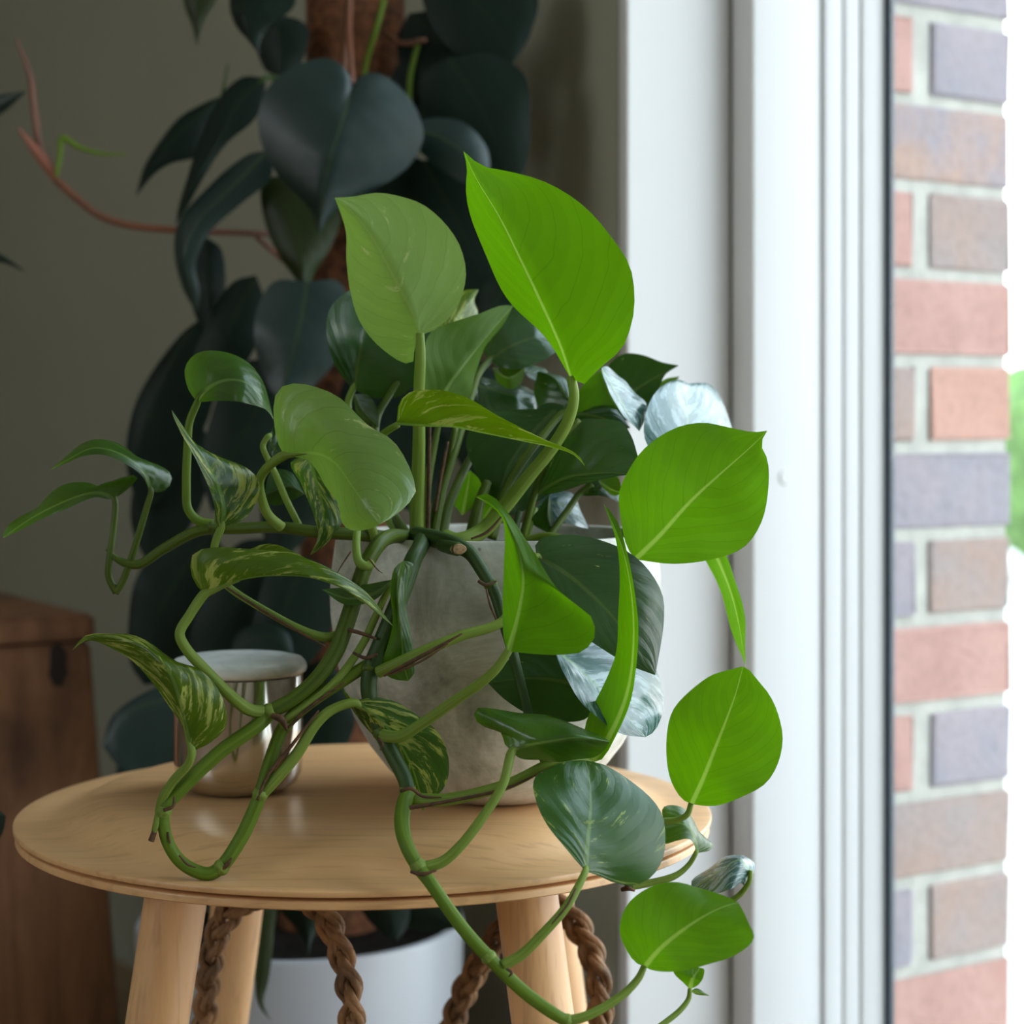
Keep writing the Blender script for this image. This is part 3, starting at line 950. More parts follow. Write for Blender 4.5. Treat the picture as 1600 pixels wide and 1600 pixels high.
def blade(mid, A, B, md, da, db, mat, parent, up=1, n=26, m=7, bulge=0.0016, ripple=0.0003, wave=0.0007, name='leaf', seed=None):
    """leaf blade: midrib and both margins as image points with their own distances (cm);
    md distance along the midrib, da/db how much further (+) or nearer (-) each margin lies"""
    rs = random.Random(seed if seed is not None else repr(mid))
    ph = rs.uniform(0, 6.28)
    t = np.linspace(0, 1, n)
    Cm = spline(mid, n)
    Ca = spline([mid[0]] + A + [mid[-1]], n)
    Cb = spline([mid[0]] + B + [mid[-1]], n)
    dm = prof_at(md, t)
    win = np.minimum(1.0, np.sin(np.pi * t) * 1.6)
    dA = dm + prof_at(da, t) * win
    dB = dm + prof_at(db, t) * win
    mp = [at(Cm[i][0], Cm[i][1], dm[i]) for i in range(n)]
    ap = [at(Ca[i][0], Ca[i][1], dA[i]) for i in range(n)]
    bp = [at(Cb[i][0], Cb[i][1], dB[i]) for i in range(n)]
    verts, uvs = [], []
    W_ = 2 * m + 1
    for i in range(n):
        tan = (mp[min(i + 1, n - 1)] - mp[max(i - 1, 0)])
        tan = tan.normalized() if tan.length > 1e-9 else Vector((0, 0, 1))
        for j in range(-m, m + 1):
            s = abs(j) / m
            e = ap[i] if j < 0 else bp[i]
            ac = e - mp[i]
            p = mp[i] + ac * s
            nn = tan.cross(ac if j > 0 else -ac)
            nn = nn.normalized() if nn.length > 1e-9 else Vector((0, -1, 0))
            wl = min(1.0, ac.length / 0.03)
            q = t[i] - 0.30 * s ** 1.35
            off = bulge * math.sin(math.pi * min(1, s * 0.9)) * wl
            off += ripple * math.cos(2 * math.pi * 8.5 * q) * math.sin(math.pi * s) * wl
            off += wave * math.sin(t[i] * 17 + ph + (2 if j < 0 else 0)) * s * s * wl
            verts.append([p, nn, off])
            uvs.append((0.5 + 0.5 * j / m, t[i]))
    faces = []
    for i in range(n - 1):
        for j in range(W_ - 1):
            a = i * W_ + j
            faces.append((a, a + 1, a + W_ + 1, a + W_))
    # which way does the sheet face?  (camera side = upper side when up = 1)
    P = [v[0] for v in verts]
    tot = 0.0
    camp = Vector((0, 0, CAMZ))
    for f in faces:
        nrm = (P[f[2]] - P[f[0]]).cross(P[f[3]] - P[f[1]])
        tot += nrm.dot((camp - P[f[0]]).normalized())
    flip = (tot > 0) != (up > 0)
    if flip:
        faces = [f[::-1] for f in faces]
    # bulge towards the upper side: nn orientation follows unflipped faces
    sgn = 1.0
    nn_tot = sum(v[1].dot((camp - v[0]).normalized()) for v in verts)
    facing = 1 if nn_tot > 0 else -1
    sgn = facing * (1 if up > 0 else -1)
    pts = [v[0] + v[1] * v[2] * sgn for v in verts]
    ob = mesh_obj(name, pts, faces, mat, parent, True, uvs, loc=tuple(mp[0]))
    at_ = ob.data.attributes.new('lat', 'FLOAT', 'POINT')
    at_.data.foreach_set('value', [(v[0] - mp[k_ // W_]).length for k_, v in enumerate(verts)])
    return ob


pothos = empty('pothos_plant', (PX, PY, PZ + 0.13))
tag(pothos, 'trailing pothos with glossy green flecked leaves in the concrete pot', 'houseplant')


def LF(mid, A, B, md, da, db, mat='leaf', up=1, pet=None, pw=(12, 14), plant=None, pm='petiole', **kw):
    lf = blade(mid, A, B, md, da, db, M[mat], plant or pothos, up, **kw)
    if pet:
        if up > 0 and math.hypot(pet[0][0] - mid[0][0], pet[0][1] - mid[0][1]) < 16:
            # the stalk runs on into the midrib on the underside and thins away
            n_ = 40
            Cm = spline(mid, n_); dm = prof_at(md, np.linspace(0, 1, n_))
            run = []
            for k_, o_ in ((7, 0.10), (4, 0.13), (2, 0.14)):
                run.append((Cm[k_][0], Cm[k_][1], dm[k_] + (o_ if up > 0 else -o_ * 0.6)))
            w_ = np.interp(np.linspace(0, 1, len(pet)), np.linspace(0, 1, len(pw)), pw)
            pet = run + list(pet)
            pw = [w_[0] * 0.15, w_[0] * 0.5, w_[0] * 0.75] + list(w_)
        ptube('petiole', pet, pw, M[pm], lf, seg=9)
    return lf


# --- L1 tall right leaf, light shining through
l = LF([(892, 592), (874, 540), (842, 467), (813, 406), (781, 341), (742, 276), (724, 236)],
   [(879, 569), (858, 536), (801, 479), (768, 422), (740, 357), (728, 297), (729, 262)],
   [(911, 601), (935, 577), (972, 544), (988, 500), (991, 470), (984, 418), (955, 370), (911, 321), (850, 284), (797, 268), (756, 260), (736, 247)],
   [98, 96.5, 95.5, 95.5, 96.5], 2.2, -1.3, 'leaf_young', -1,
   pet=[(892, 588, 98), (897, 618, 98), (888, 656, 98.5), (862, 700, 99), (826, 744, 99.5), (784, 796, 100), (752, 830, 100), (716, 845, 99.5), (695, 838, 100)], pw=(15, 17, 20, 22, 25, 27, 24))
# --- L2 pale leaf top centre
l = LF([(657, 524), (641, 483), (614, 431), (590, 386), (566, 349), (541, 323), (523, 309)],
   [(648, 545), (644, 568), (626, 566), (590, 540), (561, 500), (545, 455), (541, 406), (541, 366), (533, 337)],
   [(669, 520), (699, 500), (720, 467), (729, 427), (720, 386), (695, 349), (659, 317), (626, 305), (590, 301), (553, 307)],
   [99, 98.5, 98.8, 100, 101.5], 1.0, 1.2, 'leaf_pale', -1,
   pet=[(657, 520, 99), (657, 560, 99.2), (655, 610, 99.8), (655, 680, 100.5), (653, 760, 101.5), (651, 842, 102)], pw=(12, 17, 18, 20, 22, 24))
# --- L3 flecked leaf behind L2
LF([(552, 607), (560, 560), (575, 505), (605, 460), (640, 430)],
   [(535, 590), (515, 550), (509, 509), (518, 478), (546, 452), (590, 430)],
   [(580, 620), (625, 619), (655, 590), (672, 540), (670, 480), (660, 445)],
   [107, 106.5, 107, 109], [-0.5, -1.6, -1.0], 0.4, 'leaf_dark', 1,
   pet=[(552, 606, 107), (544, 630, 107), (560, 700, 106), (600, 800, 105), (630, 845, 104)], pw=(10, 14))
LF([(640, 575), (690, 530), (720, 490), (748, 452)],
   [(650, 545), (690, 480), (720, 455)], [(680, 560), (730, 520), (746, 490), (741, 470)],
   [108, 110, 112], 0.5, 1.0, 'leaf_fleck', 1,
   pet=[(641, 572, 108), (625, 592, 107), (607, 620, 106.5), (590, 650, 106), (587, 690, 105), (610, 790, 104), (640, 840, 103)], pw=(9, 11, 13, 13), pm='vine_mid')
# --- L4
LF([(688, 640), (698, 609), (722, 575), (749, 541), (776, 508), (802, 478)],
   [(664, 628), (664, 575), (667, 528), (685, 512), (708, 503), (749, 490), (785, 477)],
   [(715, 640), (735, 619), (745, 580), (756, 546), (782, 515)],
   [104, 104, 105, 106.5], -0.8, 1.6, 'leaf', -1,
   pet=[(690, 636, 104), (680, 690, 104), (668, 760, 103.5), (664, 842, 103)], pw=(9, 12, 16), pm='vine_mid')
# --- L5 family: bluish leaves deep in the crown
LF([(766, 562), (790, 545), (825, 530), (880, 520)],
   [(752, 545), (765, 505), (800, 480), (850, 490)],
   [(776, 572), (802, 577), (837, 569), (866, 552), (885, 535)],
   [109, 108.5, 109, 110.5], [2.0, 2.5, 1.5], -0.8, 'leaf_dark', 1,
   pet=[(767, 561, 109), (748, 584, 108), (736, 620, 107), (715, 690, 105), (690, 770, 104), (676, 842, 103.5)], pw=(10, 12, 14, 17), pm='vine_mid')
LF([(770, 575), (795, 590), (820, 574)], [(778, 598), (800, 608), (815, 598)], [(790, 572), (810, 566)], [108.5, 108, 108.5], 0.2, 0.8, 'leaf', -1)
LF([(745, 600), (780, 612), (815, 622), (838, 630)], [(752, 590), (768, 594), (810, 602), (836, 614)], [(752, 640), (789, 652), (829, 650), (838, 640)],
   [110, 109.5, 109, 110], 1.6, -0.8, 'leaf_dark', 1)
LF([(815, 578), (838, 584), (868, 592)], [(822, 572), (845, 574)], [(830, 592), (848, 598)], [111, 111, 111], 1.0, -0.5, 'leaf_dark', 1)
LF([(770, 690), (750, 650), (740, 625), (736, 600)], [(740, 680), (728, 650)], [(790, 660), (770, 630)], [110, 110, 111], .5, .8, 'leaf_dark', 1)
LF([(553, 616), (565, 640), (592, 668)], [(556, 640), (572, 662)], [(575, 618), (590, 640)], [106, 105.5, 105], 1, 0, 'leaf_dark', 1)
# --- L6 broad arching leaf at left of the crown
LF([(444, 712), (468, 709), (500, 710), (524, 724), (547, 755), (571, 789), (594, 819)],
   [(434, 690), (428, 650), (431, 620), (445, 603), (469, 599), (500, 606), (531, 621), (578, 667), (612, 688), (628, 708), (645, 745), (650, 768), (640, 785), (619, 805)],
   [(462, 714), (481, 717), (509, 752), (528, 782), (537, 816), (555, 828), (575, 827)],
   [96.5, 95.2, 93, 91.2, 90.2], [1.6, 1.6, 1.2, 1.0], [0.6, 3.0, 2.6, 1.0], 'leaf_pale', 1,
   pet=[(446, 711, 96.5), (419, 729, 97), (406, 750, 97.5), (409, 780, 98), (420, 806, 98.5), (440, 824, 99)], pw=(15, 15, 15, 17), bulge=0.003)
# --- L7 flecked lance of a leaf pointing right
LF([(619, 664), (668, 667), (708, 668), (749, 676), (789, 684), (829, 692), (870, 701), (897, 711), (914, 728)],
   [(620, 655), (625, 627), (644, 611), (669, 609), (695, 611), (735, 624), (776, 648), (816, 670), (856, 689), (889, 702), (906, 714)],
   [(625, 645), (660, 634), (700, 636), (760, 655), (820, 680), (870, 697), (900, 712)],
   [95.5, 94, 93, 92.5, 92.5], [0.2, -0.5, -0.3], [2.4, 3.0, 2.0], 'leaf_fleck', -1,
   pet=[(621, 664, 95.5), (600, 677, 96.5), (578, 700, 98), (570, 760, 99.5), (585, 842, 100)], pw=(11, 13, 14), bulge=0.001)
# --- L8, L9 dark leaves under L7
LF([(838, 772), (880, 748), (930, 740), (970, 740), (1004, 746)],
   [(850, 745), (872, 690), (905, 658), (932, 655), (971, 660), (988, 684), (995, 706)],
   [(869, 771), (911, 757), (943, 749), (975, 743)],
   [103, 101.5, 100, 99], [2.0, 1.5, 0.5], -0.6, 'leaf_dark', 1,
   pet=[(905, 656, 101.8), (868, 700, 101.5), (842, 752, 102.5), (815, 842, 103)], pw=(9, 11, 12), pm='vine_mid')
LF([(868, 640), (820, 690), (790, 740), (778, 800)], [(800, 640), (745, 655), (728, 690), (737, 725), (752, 755), (772, 790)],
   [(880, 680), (862, 740), (838, 785), (800, 805)], [106, 105.5, 105, 105], 0.5, 0.5, 'leaf_dark', -1)
LF([(800, 800), (840, 760), (880, 700), (900, 640)], [(790, 770), (800, 700), (850, 630)], [(840, 785), (890, 740), (915, 690)],
   [106, 106.5, 107, 108], 0.5, 0.5, 'leaf_dark', -1)
LF([(905, 650), (880, 610), (865, 590), (840, 580)], [(860, 655), (835, 620)], [(900, 620), (880, 590)], [108, 109, 110], 0.5, 0.5, 'leaf_dark', 1)
LF([(870, 650), (920, 648), (985, 668)], [(890, 628), (950, 630)], [(890, 668), (950, 680)], [107, 106.5, 106], 0.5, 0.5, 'leaf_dark', 1)
# --- L10 dark leaf with sharp tip at upper right
LF([(955, 655), (980, 620), (1015, 595), (1061, 571)],
   [(940, 620), (948, 575), (973, 552), (1005, 555), (1035, 566)],
   [(990, 655), (1015, 635), (1030, 608), (1039, 586)],
   [110, 109.5, 109.5, 109], [1.5, 1.2, 0.4], 0.2, 'leaf_dark', -1)
LF([(1010, 640), (1030, 610), (1062, 588)], [(1020, 612), (1040, 592)], [(1035, 622), (1052, 602)], [112, 112, 112], .4, .2, 'leaf', -1)
# --- L11 folded leaf: green lit half, half with sky sheen in its colour
LF([(941, 577), (949, 603), (961, 630), (999, 673)],
   [(920, 592), (903, 612), (894, 640), (905, 645), (928, 634), (962, 636)],
   [(944, 577), (953, 603), (966, 630)],
   [105, 104.5, 104, 103.5], 0.6, [-0.2, -0.2, 0], 'leaf_young', -1,
   pet=[(898, 640, 104.6), (877, 647, 104.5), (847, 681, 104), (822, 712, 103.5), (790, 766, 103), (768, 842, 102.5)], pw=(10, 13, 15, 16), pm='vine_mid')
LF([(940, 575), (957, 605), (976, 638), (999, 674)],
   [(943, 590), (955, 618), (970, 645)], [(948, 572), (968, 590), (992, 613), (1008, 632), (1009, 652)],
   [104.8, 104.3, 103.8, 103.4], [-0.5, -0.9, -0.3], [1.2, 2.2, 1.2], 'leaf_sheen', 1)
# --- L12 arching leaf, sky sheen in its colour
LF([(1078, 742), (1076, 700), (1074, 640), (1073, 600), (1078, 600), (1086, 640)],
   [(1030, 725), (1008, 690), (1006, 661), (1014, 629), (1039, 600), (1062, 596)],
   [(1120, 715), (1142, 690), (1140, 660), (1128, 630), (1106, 602), (1092, 600)],
   [103, 103.5, 105, 107, 109.5, 112], [-0.8, -2.2, -1.0], [2.5, 4.5, 2.5], 'leaf_sheen', 1, bulge=0.003)
# --- L13 big lit leaf at right
l = LF([(992, 874), (1031, 836), (1079, 783), (1128, 738), (1169, 702), (1199, 673)],
   [(978, 852), (968, 803), (968, 767), (982, 734), (1000, 706), (1031, 681), (1067, 665), (1104, 660), (1140, 667), (1177, 675)],
   [(1006, 876), (1047, 881), (1108, 875), (1161, 856), (1189, 816), (1201, 759), (1199, 718), (1189, 693)],
   [97, 96, 95, 94.8, 95], 1.6, -1.0, 'leaf_young', -1,
   pet=[(993, 873, 97), (978, 882, 97.5), (950, 870, 99), (900, 848, 100.5), (850, 838, 102), (820, 846, 103)], pw=(11, 12, 14))
# --- L14 tall twisted leaf
LF([(924, 1192), (960, 1135), (983, 1070), (990, 985), (984, 910), (970, 850), (943, 787)],
   [(912, 1165), (916, 1128), (944, 1067), (962, 1019), (966, 958), (967, 889), (961, 838), (950, 805)],
   [(940, 1187), (962, 1150), (985, 1097), (993, 1050), (997, 978), (991, 920), (979, 860), (965, 815)],
   [93, 92.3, 91.6, 91.8, 93.5], [0.4, 1.0, 0.6], [-0.2, -0.4, 0.0], 'leaf_young', -1,
   pet=[(922, 1189, 93), (900, 1186, 92.5), (866, 1190, 92), (794, 1225, 92), (700, 1249, 92.5), (645, 1250, 93)], pw=(10, 13, 17, 19, 22))
# --- L15 front leaf with tip up-left
l = LF([(794, 1018), (803, 985), (811, 950), (817, 909), (811, 864), (796, 826), (775, 792), (743, 776)],
   [(787, 998), (785, 960), (786, 920), (785, 880), (789, 845), (785, 812), (768, 792)],
   [(827, 1021), (876, 1024), (909, 1020), (929, 996), (925, 966), (905, 948), (876, 925), (856, 897), (838, 866), (817, 836), (793, 800), (763, 771)],
   [90.5, 89.5, 89, 90, 92.5], [0.3, 1.8, 0.8], [0.6, -0.6, 0.4], 'leaf_young', -1,
   pet=[(795, 1016, 90.5), (778, 1042, 90.6), (755, 1064, 91), (712, 1094, 92), (660, 1130, 93), (626, 1150, 93.5), (604, 1150, 94), (594, 1142, 94.5)], pw=(13, 15, 17, 18, 20, 22))
# --- L16 dark leaf over the pot's right shoulder
LF([(838, 868), (890, 900), (945, 950), (990, 1005), (1024, 1055)],
   [(838, 846), (876, 836), (925, 840), (982, 864), (1018, 897), (1036, 932), (1036, 975), (1030, 1020)],
   [(845, 910), (880, 970), (935, 1010), (985, 1040)],
   [96, 95.3, 95.2, 95.5], [0.8, 1.1, 0.9], [-0.2, -0.3, 0], 'leaf_dark', 1,
   pet=[(840, 868, 96), (815, 900, 95), (787, 969, 94), (719, 994, 93.8), (666, 1016, 93.8), (619, 1038, 94), (592, 1050, 94.5)], pw=(10, 14, 17, 19, 20))
# --- L17 leaf below it, pale streaks and sky sheen in its colour
LF([(866, 1014), (910, 1050), (950, 1090), (985, 1125), (1008, 1152)],
   [(895, 1004), (930, 1000), (975, 1008), (1010, 1030), (1030, 1058), (1037, 1090), (1030, 1125), (1021, 1144)],
   [(875, 1040), (890, 1072), (915, 1105), (945, 1132), (975, 1148)],
   [94.8, 94.2, 94, 94.2], [1.5, 3.6, 3.6], [-1.2, -1.8, -0.5], 'leaf_sheen', 1)
# --- L18 dark leaf behind, on the pot
LF([(925, 1085), (880, 1065), (820, 1060), (762, 1067)], [(915, 1040), (880, 1015), (830, 1012), (795, 1030)], [(920, 1120), (880, 1128), (831, 1118), (790, 1094)],
   [96, 95.6, 95.3, 95.3], 0.8, -0.4, 'leaf_dark', -1)
# --- L19 folded leaf, blue upper face
LF([(798, 1172), (830, 1163), (860, 1158), (906, 1152), (953, 1159)],
   [(790, 1165), (780, 1140), (752, 1134), (743, 1122), (744, 1109), (771, 1109), (809, 1113), (850, 1119), (895, 1133), (940, 1150)],
   [(812, 1184), (850, 1188), (902, 1187), (938, 1177)],
   [91, 90.2, 90, 90.5], [2.0, 2.6, 2.0], [0.6, 1.6, 0.8], 'leaf', 1,
   pet=[(800, 1174, 91), (786, 1225, 90.5), (756, 1274, 90.2), (719, 1322, 90), (690, 1347, 90), (658, 1356, 90)], pw=(14, 15, 16, 17, 20), pm='petiole')
# --- L20 broad dark leaf in front of the table edge
LF([(915, 1362), (918, 1319), (923, 1262), (921, 1217), (915, 1188)],
   [(887, 1330), (857, 1292), (839, 1259), (832, 1229), (839, 1210), (861, 1199), (887, 1190)],
   [(932, 1367), (962, 1380), (989, 1383), (1011, 1375), (1034, 1345), (1040, 1311), (1034, 1274), (1011, 1244), (977, 1214), (944, 1195)],
   [89, 89.5, 90.3, 91.5, 92.5], [-0.4, -0.3, 0], [0.7, 1.0, 0.8], 'leaf_streak', 1,
   pet=[(915, 1360, 89), (903, 1386, 88.6), (884, 1418, 88.2), (850, 1457, 88), (812, 1494, 88), (786, 1508, 88)], pw=(11, 14, 16, 18))
# --- L21 bright round leaf at right
l = LF([(1080, 1256), (1101, 1210), (1116, 1172), (1135, 1124), (1150, 1082), (1161, 1041)],
   [(1066, 1249), (1049, 1221), (1040, 1180), (1042, 1142), (1052, 1109), (1075, 1081), (1109, 1056), (1142, 1046)],
   [(1097, 1259), (1120, 1259), (1157, 1246), (1195, 1225), (1214, 1195), (1223, 1154), (1217, 1120), (1202, 1086), (1184, 1063), (1169, 1045)],
   [97, 96.3, 96, 96.2, 96.8], 1.3, -1.2, 'leaf_young', -1,
   pet=[(1080, 1255, 97), (1074, 1272, 97), (1058, 1281, 97.2), (1030, 1284, 97.5), (985, 1300, 98)], pw=(9, 10, 11))
# --- L22 bright leaf low right
l = LF([(1007, 1510), (1026, 1487), (1056, 1461), (1094, 1435), (1127, 1418), (1153, 1410)],
   [(992, 1504), (974, 1476), (968, 1450), (977, 1416), (1000, 1394), (1030, 1381), (1060, 1378), (1105, 1390), (1138, 1402)],
   [(1013, 1514), (1030, 1518), (1067, 1517), (1109, 1506), (1142, 1495), (1172, 1476), (1178, 1463), (1170, 1442), (1162, 1424)],
   [88, 87.3, 87, 87.2, 87.6], 1.4, -1.0, 'leaf_young', -1,
   pet=[(1007, 1509, 88), (998, 1528, 87.8), (977, 1551, 87.5), (944, 1574, 87.2), (910, 1590, 87), (880, 1596, 87)], pw=(10, 13, 15, 17))
# --- L23 young leaf under it
LF([(1078, 1546), (1082, 1530), (1094, 1512)], [(1066, 1534), (1052, 1518), (1072, 1508)], [(1092, 1538), (1099, 1526), (1100, 1514)], [89.5, 89.5, 90], .3, -.2, 'leaf_young', -1,
   pet=[(1078, 1545, 89.5), (1076, 1560, 89.5), (1064, 1577, 89.3), (1040, 1597, 89), (1000, 1625, 88.5)], pw=(7, 9, 10))
LF([(1079, 1549), (1090, 1550), (1109, 1556)], [(1088, 1544)], [(1088, 1554)], [89.6, 89.6, 89.6], .1, .1, 'leaf', 1, n=10, m=3)
# --- L24, L25 small leaves beyond the table's right edge
LF([(1089, 1333), (1086, 1312), (1074, 1290), (1036, 1285)],
   [(1110, 1328), (1115, 1321), (1104, 1310), (1090, 1298), (1083, 1281), (1074, 1267), (1060, 1260), (1036, 1262)],
   [(1083, 1318), (1076, 1311), (1056, 1314), (1038, 1318)],
   [98.5, 98.5, 98.5, 99], [0.8, 1.5, 0.8], -0.4, 'leaf', 1,
   pet=[(1088, 1331, 98.5), (1077, 1350, 98.5), (1062, 1364, 98.4), (1046, 1372, 98.3), (1014, 1380, 98.2), (980, 1386, 98)], pw=(7, 9, 12, 12))
LF([(1164, 1386), (1170, 1362), (1156, 1343), (1128, 1358), (1082, 1390)],
   [(1172, 1372), (1178, 1350), (1160, 1336), (1140, 1338), (1107, 1357), (1080, 1378)],
   [(1158, 1380), (1140, 1390), (1120, 1396), (1095, 1398)],
   [99, 98.4, 99, 99.5], [1.2, 1.8, 0.6], [-0.6, -0.8, 0], 'leaf_sheen', 1,
   pet=[(1173, 1360, 98.6), (1171, 1376, 98.6), (1162, 1391, 98.8), (1148, 1404, 99), (1110, 1420, 99.3)], pw=(7, 9, 9))
# --- L26 narrow leaf hanging at right
LF([(1110, 850), (1128, 890), (1143, 930), (1154, 975), (1160, 1010), (1165, 1040)],
   [(1098, 862), (1118, 905), (1135, 956), (1146, 998), (1158, 1023)],
   [(1130, 862), (1147, 903), (1158, 938), (1165, 974), (1164, 1011)],
   [103, 102, 101.5, 101.5], 1.0, -0.6, 'leaf_young', -1)
# --- L27 variegated leaf seen half edge-on, far left of crown
LF([(346, 825), (350, 795), (340, 757), (319, 716), (296, 681), (268, 640)],
   [(337, 822), (335, 792), (323, 754), (304, 715), (283, 677), (271, 652)],
   [(362, 820), (386, 807), (403, 778), (404, 754), (382, 730), (340, 712), (309, 703), (287, 672)],
   [96, 95.3, 95.5, 96.5], [-0.3, -0.6, -0.3], [1.2, 1.6, 0.8], 'leaf_var', 1,
   pet=[(346, 824, 96), (336, 850, 96), (336, 890, 96), (356, 916, 95.6), (420, 957, 95.3), (478, 987, 95.3), (512, 996, 95.5), (535, 990, 95.7)], pw=(12, 13, 12, 12, 15, 17))
# --- L28 long leaf pointing right
LF([(320, 928), (350, 915), (391, 904), (437, 900), (484, 903), (531, 918), (562, 935), (594, 962), (615, 979)],
   [(308, 915), (298, 889), (303, 864), (337, 855), (375, 857), (422, 861), (469, 869), (516, 889), (547, 908), (578, 931), (603, 964)],
   [(330, 905), (370, 868), (416, 850), (450, 856), (484, 872), (530, 905), (570, 935), (600, 964)],
   [92.5, 91.5, 91, 91.5, 93], [0.2, 0.8, 0.6], [1.6, 3.2, 2.0], 'leaf_fleck', 1,
   pet=[(322, 926, 92.5), (296, 962, 92.4), (281, 990, 92.3), (290, 1012, 92.3), (325, 1051, 92.6), (366, 1092, 93), (392, 1110, 93.5), (422, 1112, 94)], pw=(16, 16, 17, 18, 20, 21))
# --- L29 leaf low left with long tip
LF([(300, 1174), (290, 1140), (279, 1090), (264, 1050), (232, 1014), (190, 998), (140, 997), (113, 1016)],
   [(294, 1158), (283, 1130), (266, 1107), (241, 1068), (212, 1037), (179, 1015), (148, 1001), (130, 1003)],
   [(312, 1170), (336, 1155), (353, 1136), (354, 1115), (347, 1090), (333, 1065), (308, 1043), (280, 1037), (257, 1023), (229, 1001), (204, 991), (170, 990), (134, 993)],
   [91.5, 91, 91.2, 92.5, 94.5], [0.6, 0.9, 0.4], [0.2, 1.2, 0.5], 'leaf_fleck', 1,
   pet=[(300, 1172, 91.5), (296, 1191, 91.6), (271, 1220, 92), (253, 1250, 92.3), (248, 1270, 92.4)], pw=(13, 14, 15, 13))
# --- L30 streaked leaf hanging in front of the pot
LF([(553, 1098), (585, 1118), (615, 1150), (642, 1195), (655, 1235), (662, 1268)],
   [(533, 1073), (548, 1105), (572, 1135), (598, 1165), (620, 1205), (642, 1238)],
   [(570, 1090), (590, 1090), (619, 1097), (650, 1116), (681, 1141), (697, 1169), (702, 1196), (697, 1225), (684, 1242), (668, 1250)],
   [94, 94, 94, 93.5], [0.4, 0.8, 0.2], [0.8, 0.6, 0.2], 'leaf_var', 1,
   pet=[(555, 1098, 94), (519, 1109, 93.8), (494, 1131, 93.6), (462, 1181, 93.4), (430, 1218, 93.3), (404, 1246, 93.3)], pw=(14, 17, 18, 20, 20))
# --- L31 curled young leaf against the pot
LF([(630, 876), (622, 915), (622, 955), (628, 1000), (630, 1035), (638, 1064)],
   [(616, 888), (611, 930), (614, 965), (604, 1010), (590, 1040), (612, 1060)],
   [(645, 880), (634, 935), (641, 985), (646, 1020), (648, 1050)],
   [94.5, 94, 94.2, 95], [0.6, 0.8, 0.4], [0.8, 0.4, 0.4], 'leaf', 1)
LF([(618, 905), (590, 925), (545, 935), (503, 921)], [(600, 908), (560, 915)], [(585, 938), (540, 945)], [95, 95.2, 95.6], .4, -.2, 'leaf', 1,
   pet=[(617, 905, 95), (600, 935, 95.2), (585, 968, 95.2), (567, 1006, 95), (535, 1052, 94.6), (490, 1095, 94.2), (445, 1125, 94)], pw=(9, 12, 13, 13, 12))
# --- L32 upper left leaf
LF([(307, 627), (318, 612), (335, 600), (357, 593), (383, 597), (404, 615), (428, 656)],
   [(294, 607), (288, 580), (294, 566), (311, 553), (337, 549), (364, 553), (383, 564), (401, 584), (415, 608)],
   [(316, 628), (342, 626), (372, 628), (399, 634), (415, 640)],
   [100, 99, 98.3, 98.5, 99.5], [1.6, 2.2, 1.2], [0, -0.6, 0], 'leaf', 1,
   pet=[(309, 627, 100), (296, 660, 100), (293, 700, 100), (291, 760, 100), (294, 796, 100), (310, 814, 100), (332, 820, 100)], pw=(11, 13, 14, 14, 17), pm='vine')
# --- L33, L34 pair at far left
LF([(236, 768), (228, 742), (210, 722), (182, 706), (145, 700), (108, 717), (76, 736)],
   [(231, 760), (222, 744), (200, 727), (162, 711), (134, 712), (106, 723)],
   [(250, 769), (263, 761), (267, 744), (250, 728), (219, 716), (187, 696), (156, 686), (131, 691), (106, 711)],
   [100, 99.5, 99.5, 100.5, 101.5], [-0.2, -0.4, 0], [1.6, 1.8, 0.8], 'leaf', 1,
   pet=[(236, 768, 100), (230, 790, 100), (219, 828, 100), (205, 872, 100), (190, 912, 100), (180, 926, 100)], pw=(9, 11, 11, 12), pm='vine_mid')
LF([(178, 779), (160, 770), (130, 772), (90, 788), (45, 812), (4, 841)],
   [(194, 769), (212, 752), (216, 744), (187, 749), (160, 761), (141, 755), (103, 758), (78, 771), (60, 791), (31, 808), (9, 825)],
   [(168, 780), (150, 777), (109, 793), (62, 813), (31, 829)],
   [100.5, 100, 100, 101, 102], [1.0, 1.8, 0.6], [-0.2, -0.4, 0], 'leaf', 1,
   pet=[(178, 778, 100.5), (177, 828, 100.3), (171, 872, 100), (170, 902, 100), (182, 926, 100)], pw=(9, 11, 11, 12), pm='vine_mid')
# --- L35.. left interior
LF([(482, 712), (495, 760), (505, 800), (500, 840), (484, 868)],
   [(455, 722), (470, 756), (488, 797), (496, 840)],
   [(508, 735), (531, 780), (536, 808), (522, 838), (500, 858)],
   [100, 99.5, 99, 99], [1.0, 0.6, 0], [0, 0.6, 0.2], 'leaf_var', 1)
LF([(476, 772), (450, 760), (412, 775)], [(455, 738), (425, 735)], [(450, 785), (425, 790)], [101, 101, 101], .5, .5, 'leaf_dark', -1)
LF([(420, 682), (428, 700), (446, 716)], [(432, 660), (444, 690)], [(420, 705), (432, 718)], [100, 100, 99.5], .5, 0, 'leaf_dark', 1,
   pet=[(421, 680, 100), (411, 696, 100), (419, 718, 100), (432, 744, 100), (446, 778, 100), (468, 822, 100)], pw=(9, 10, 11, 11))
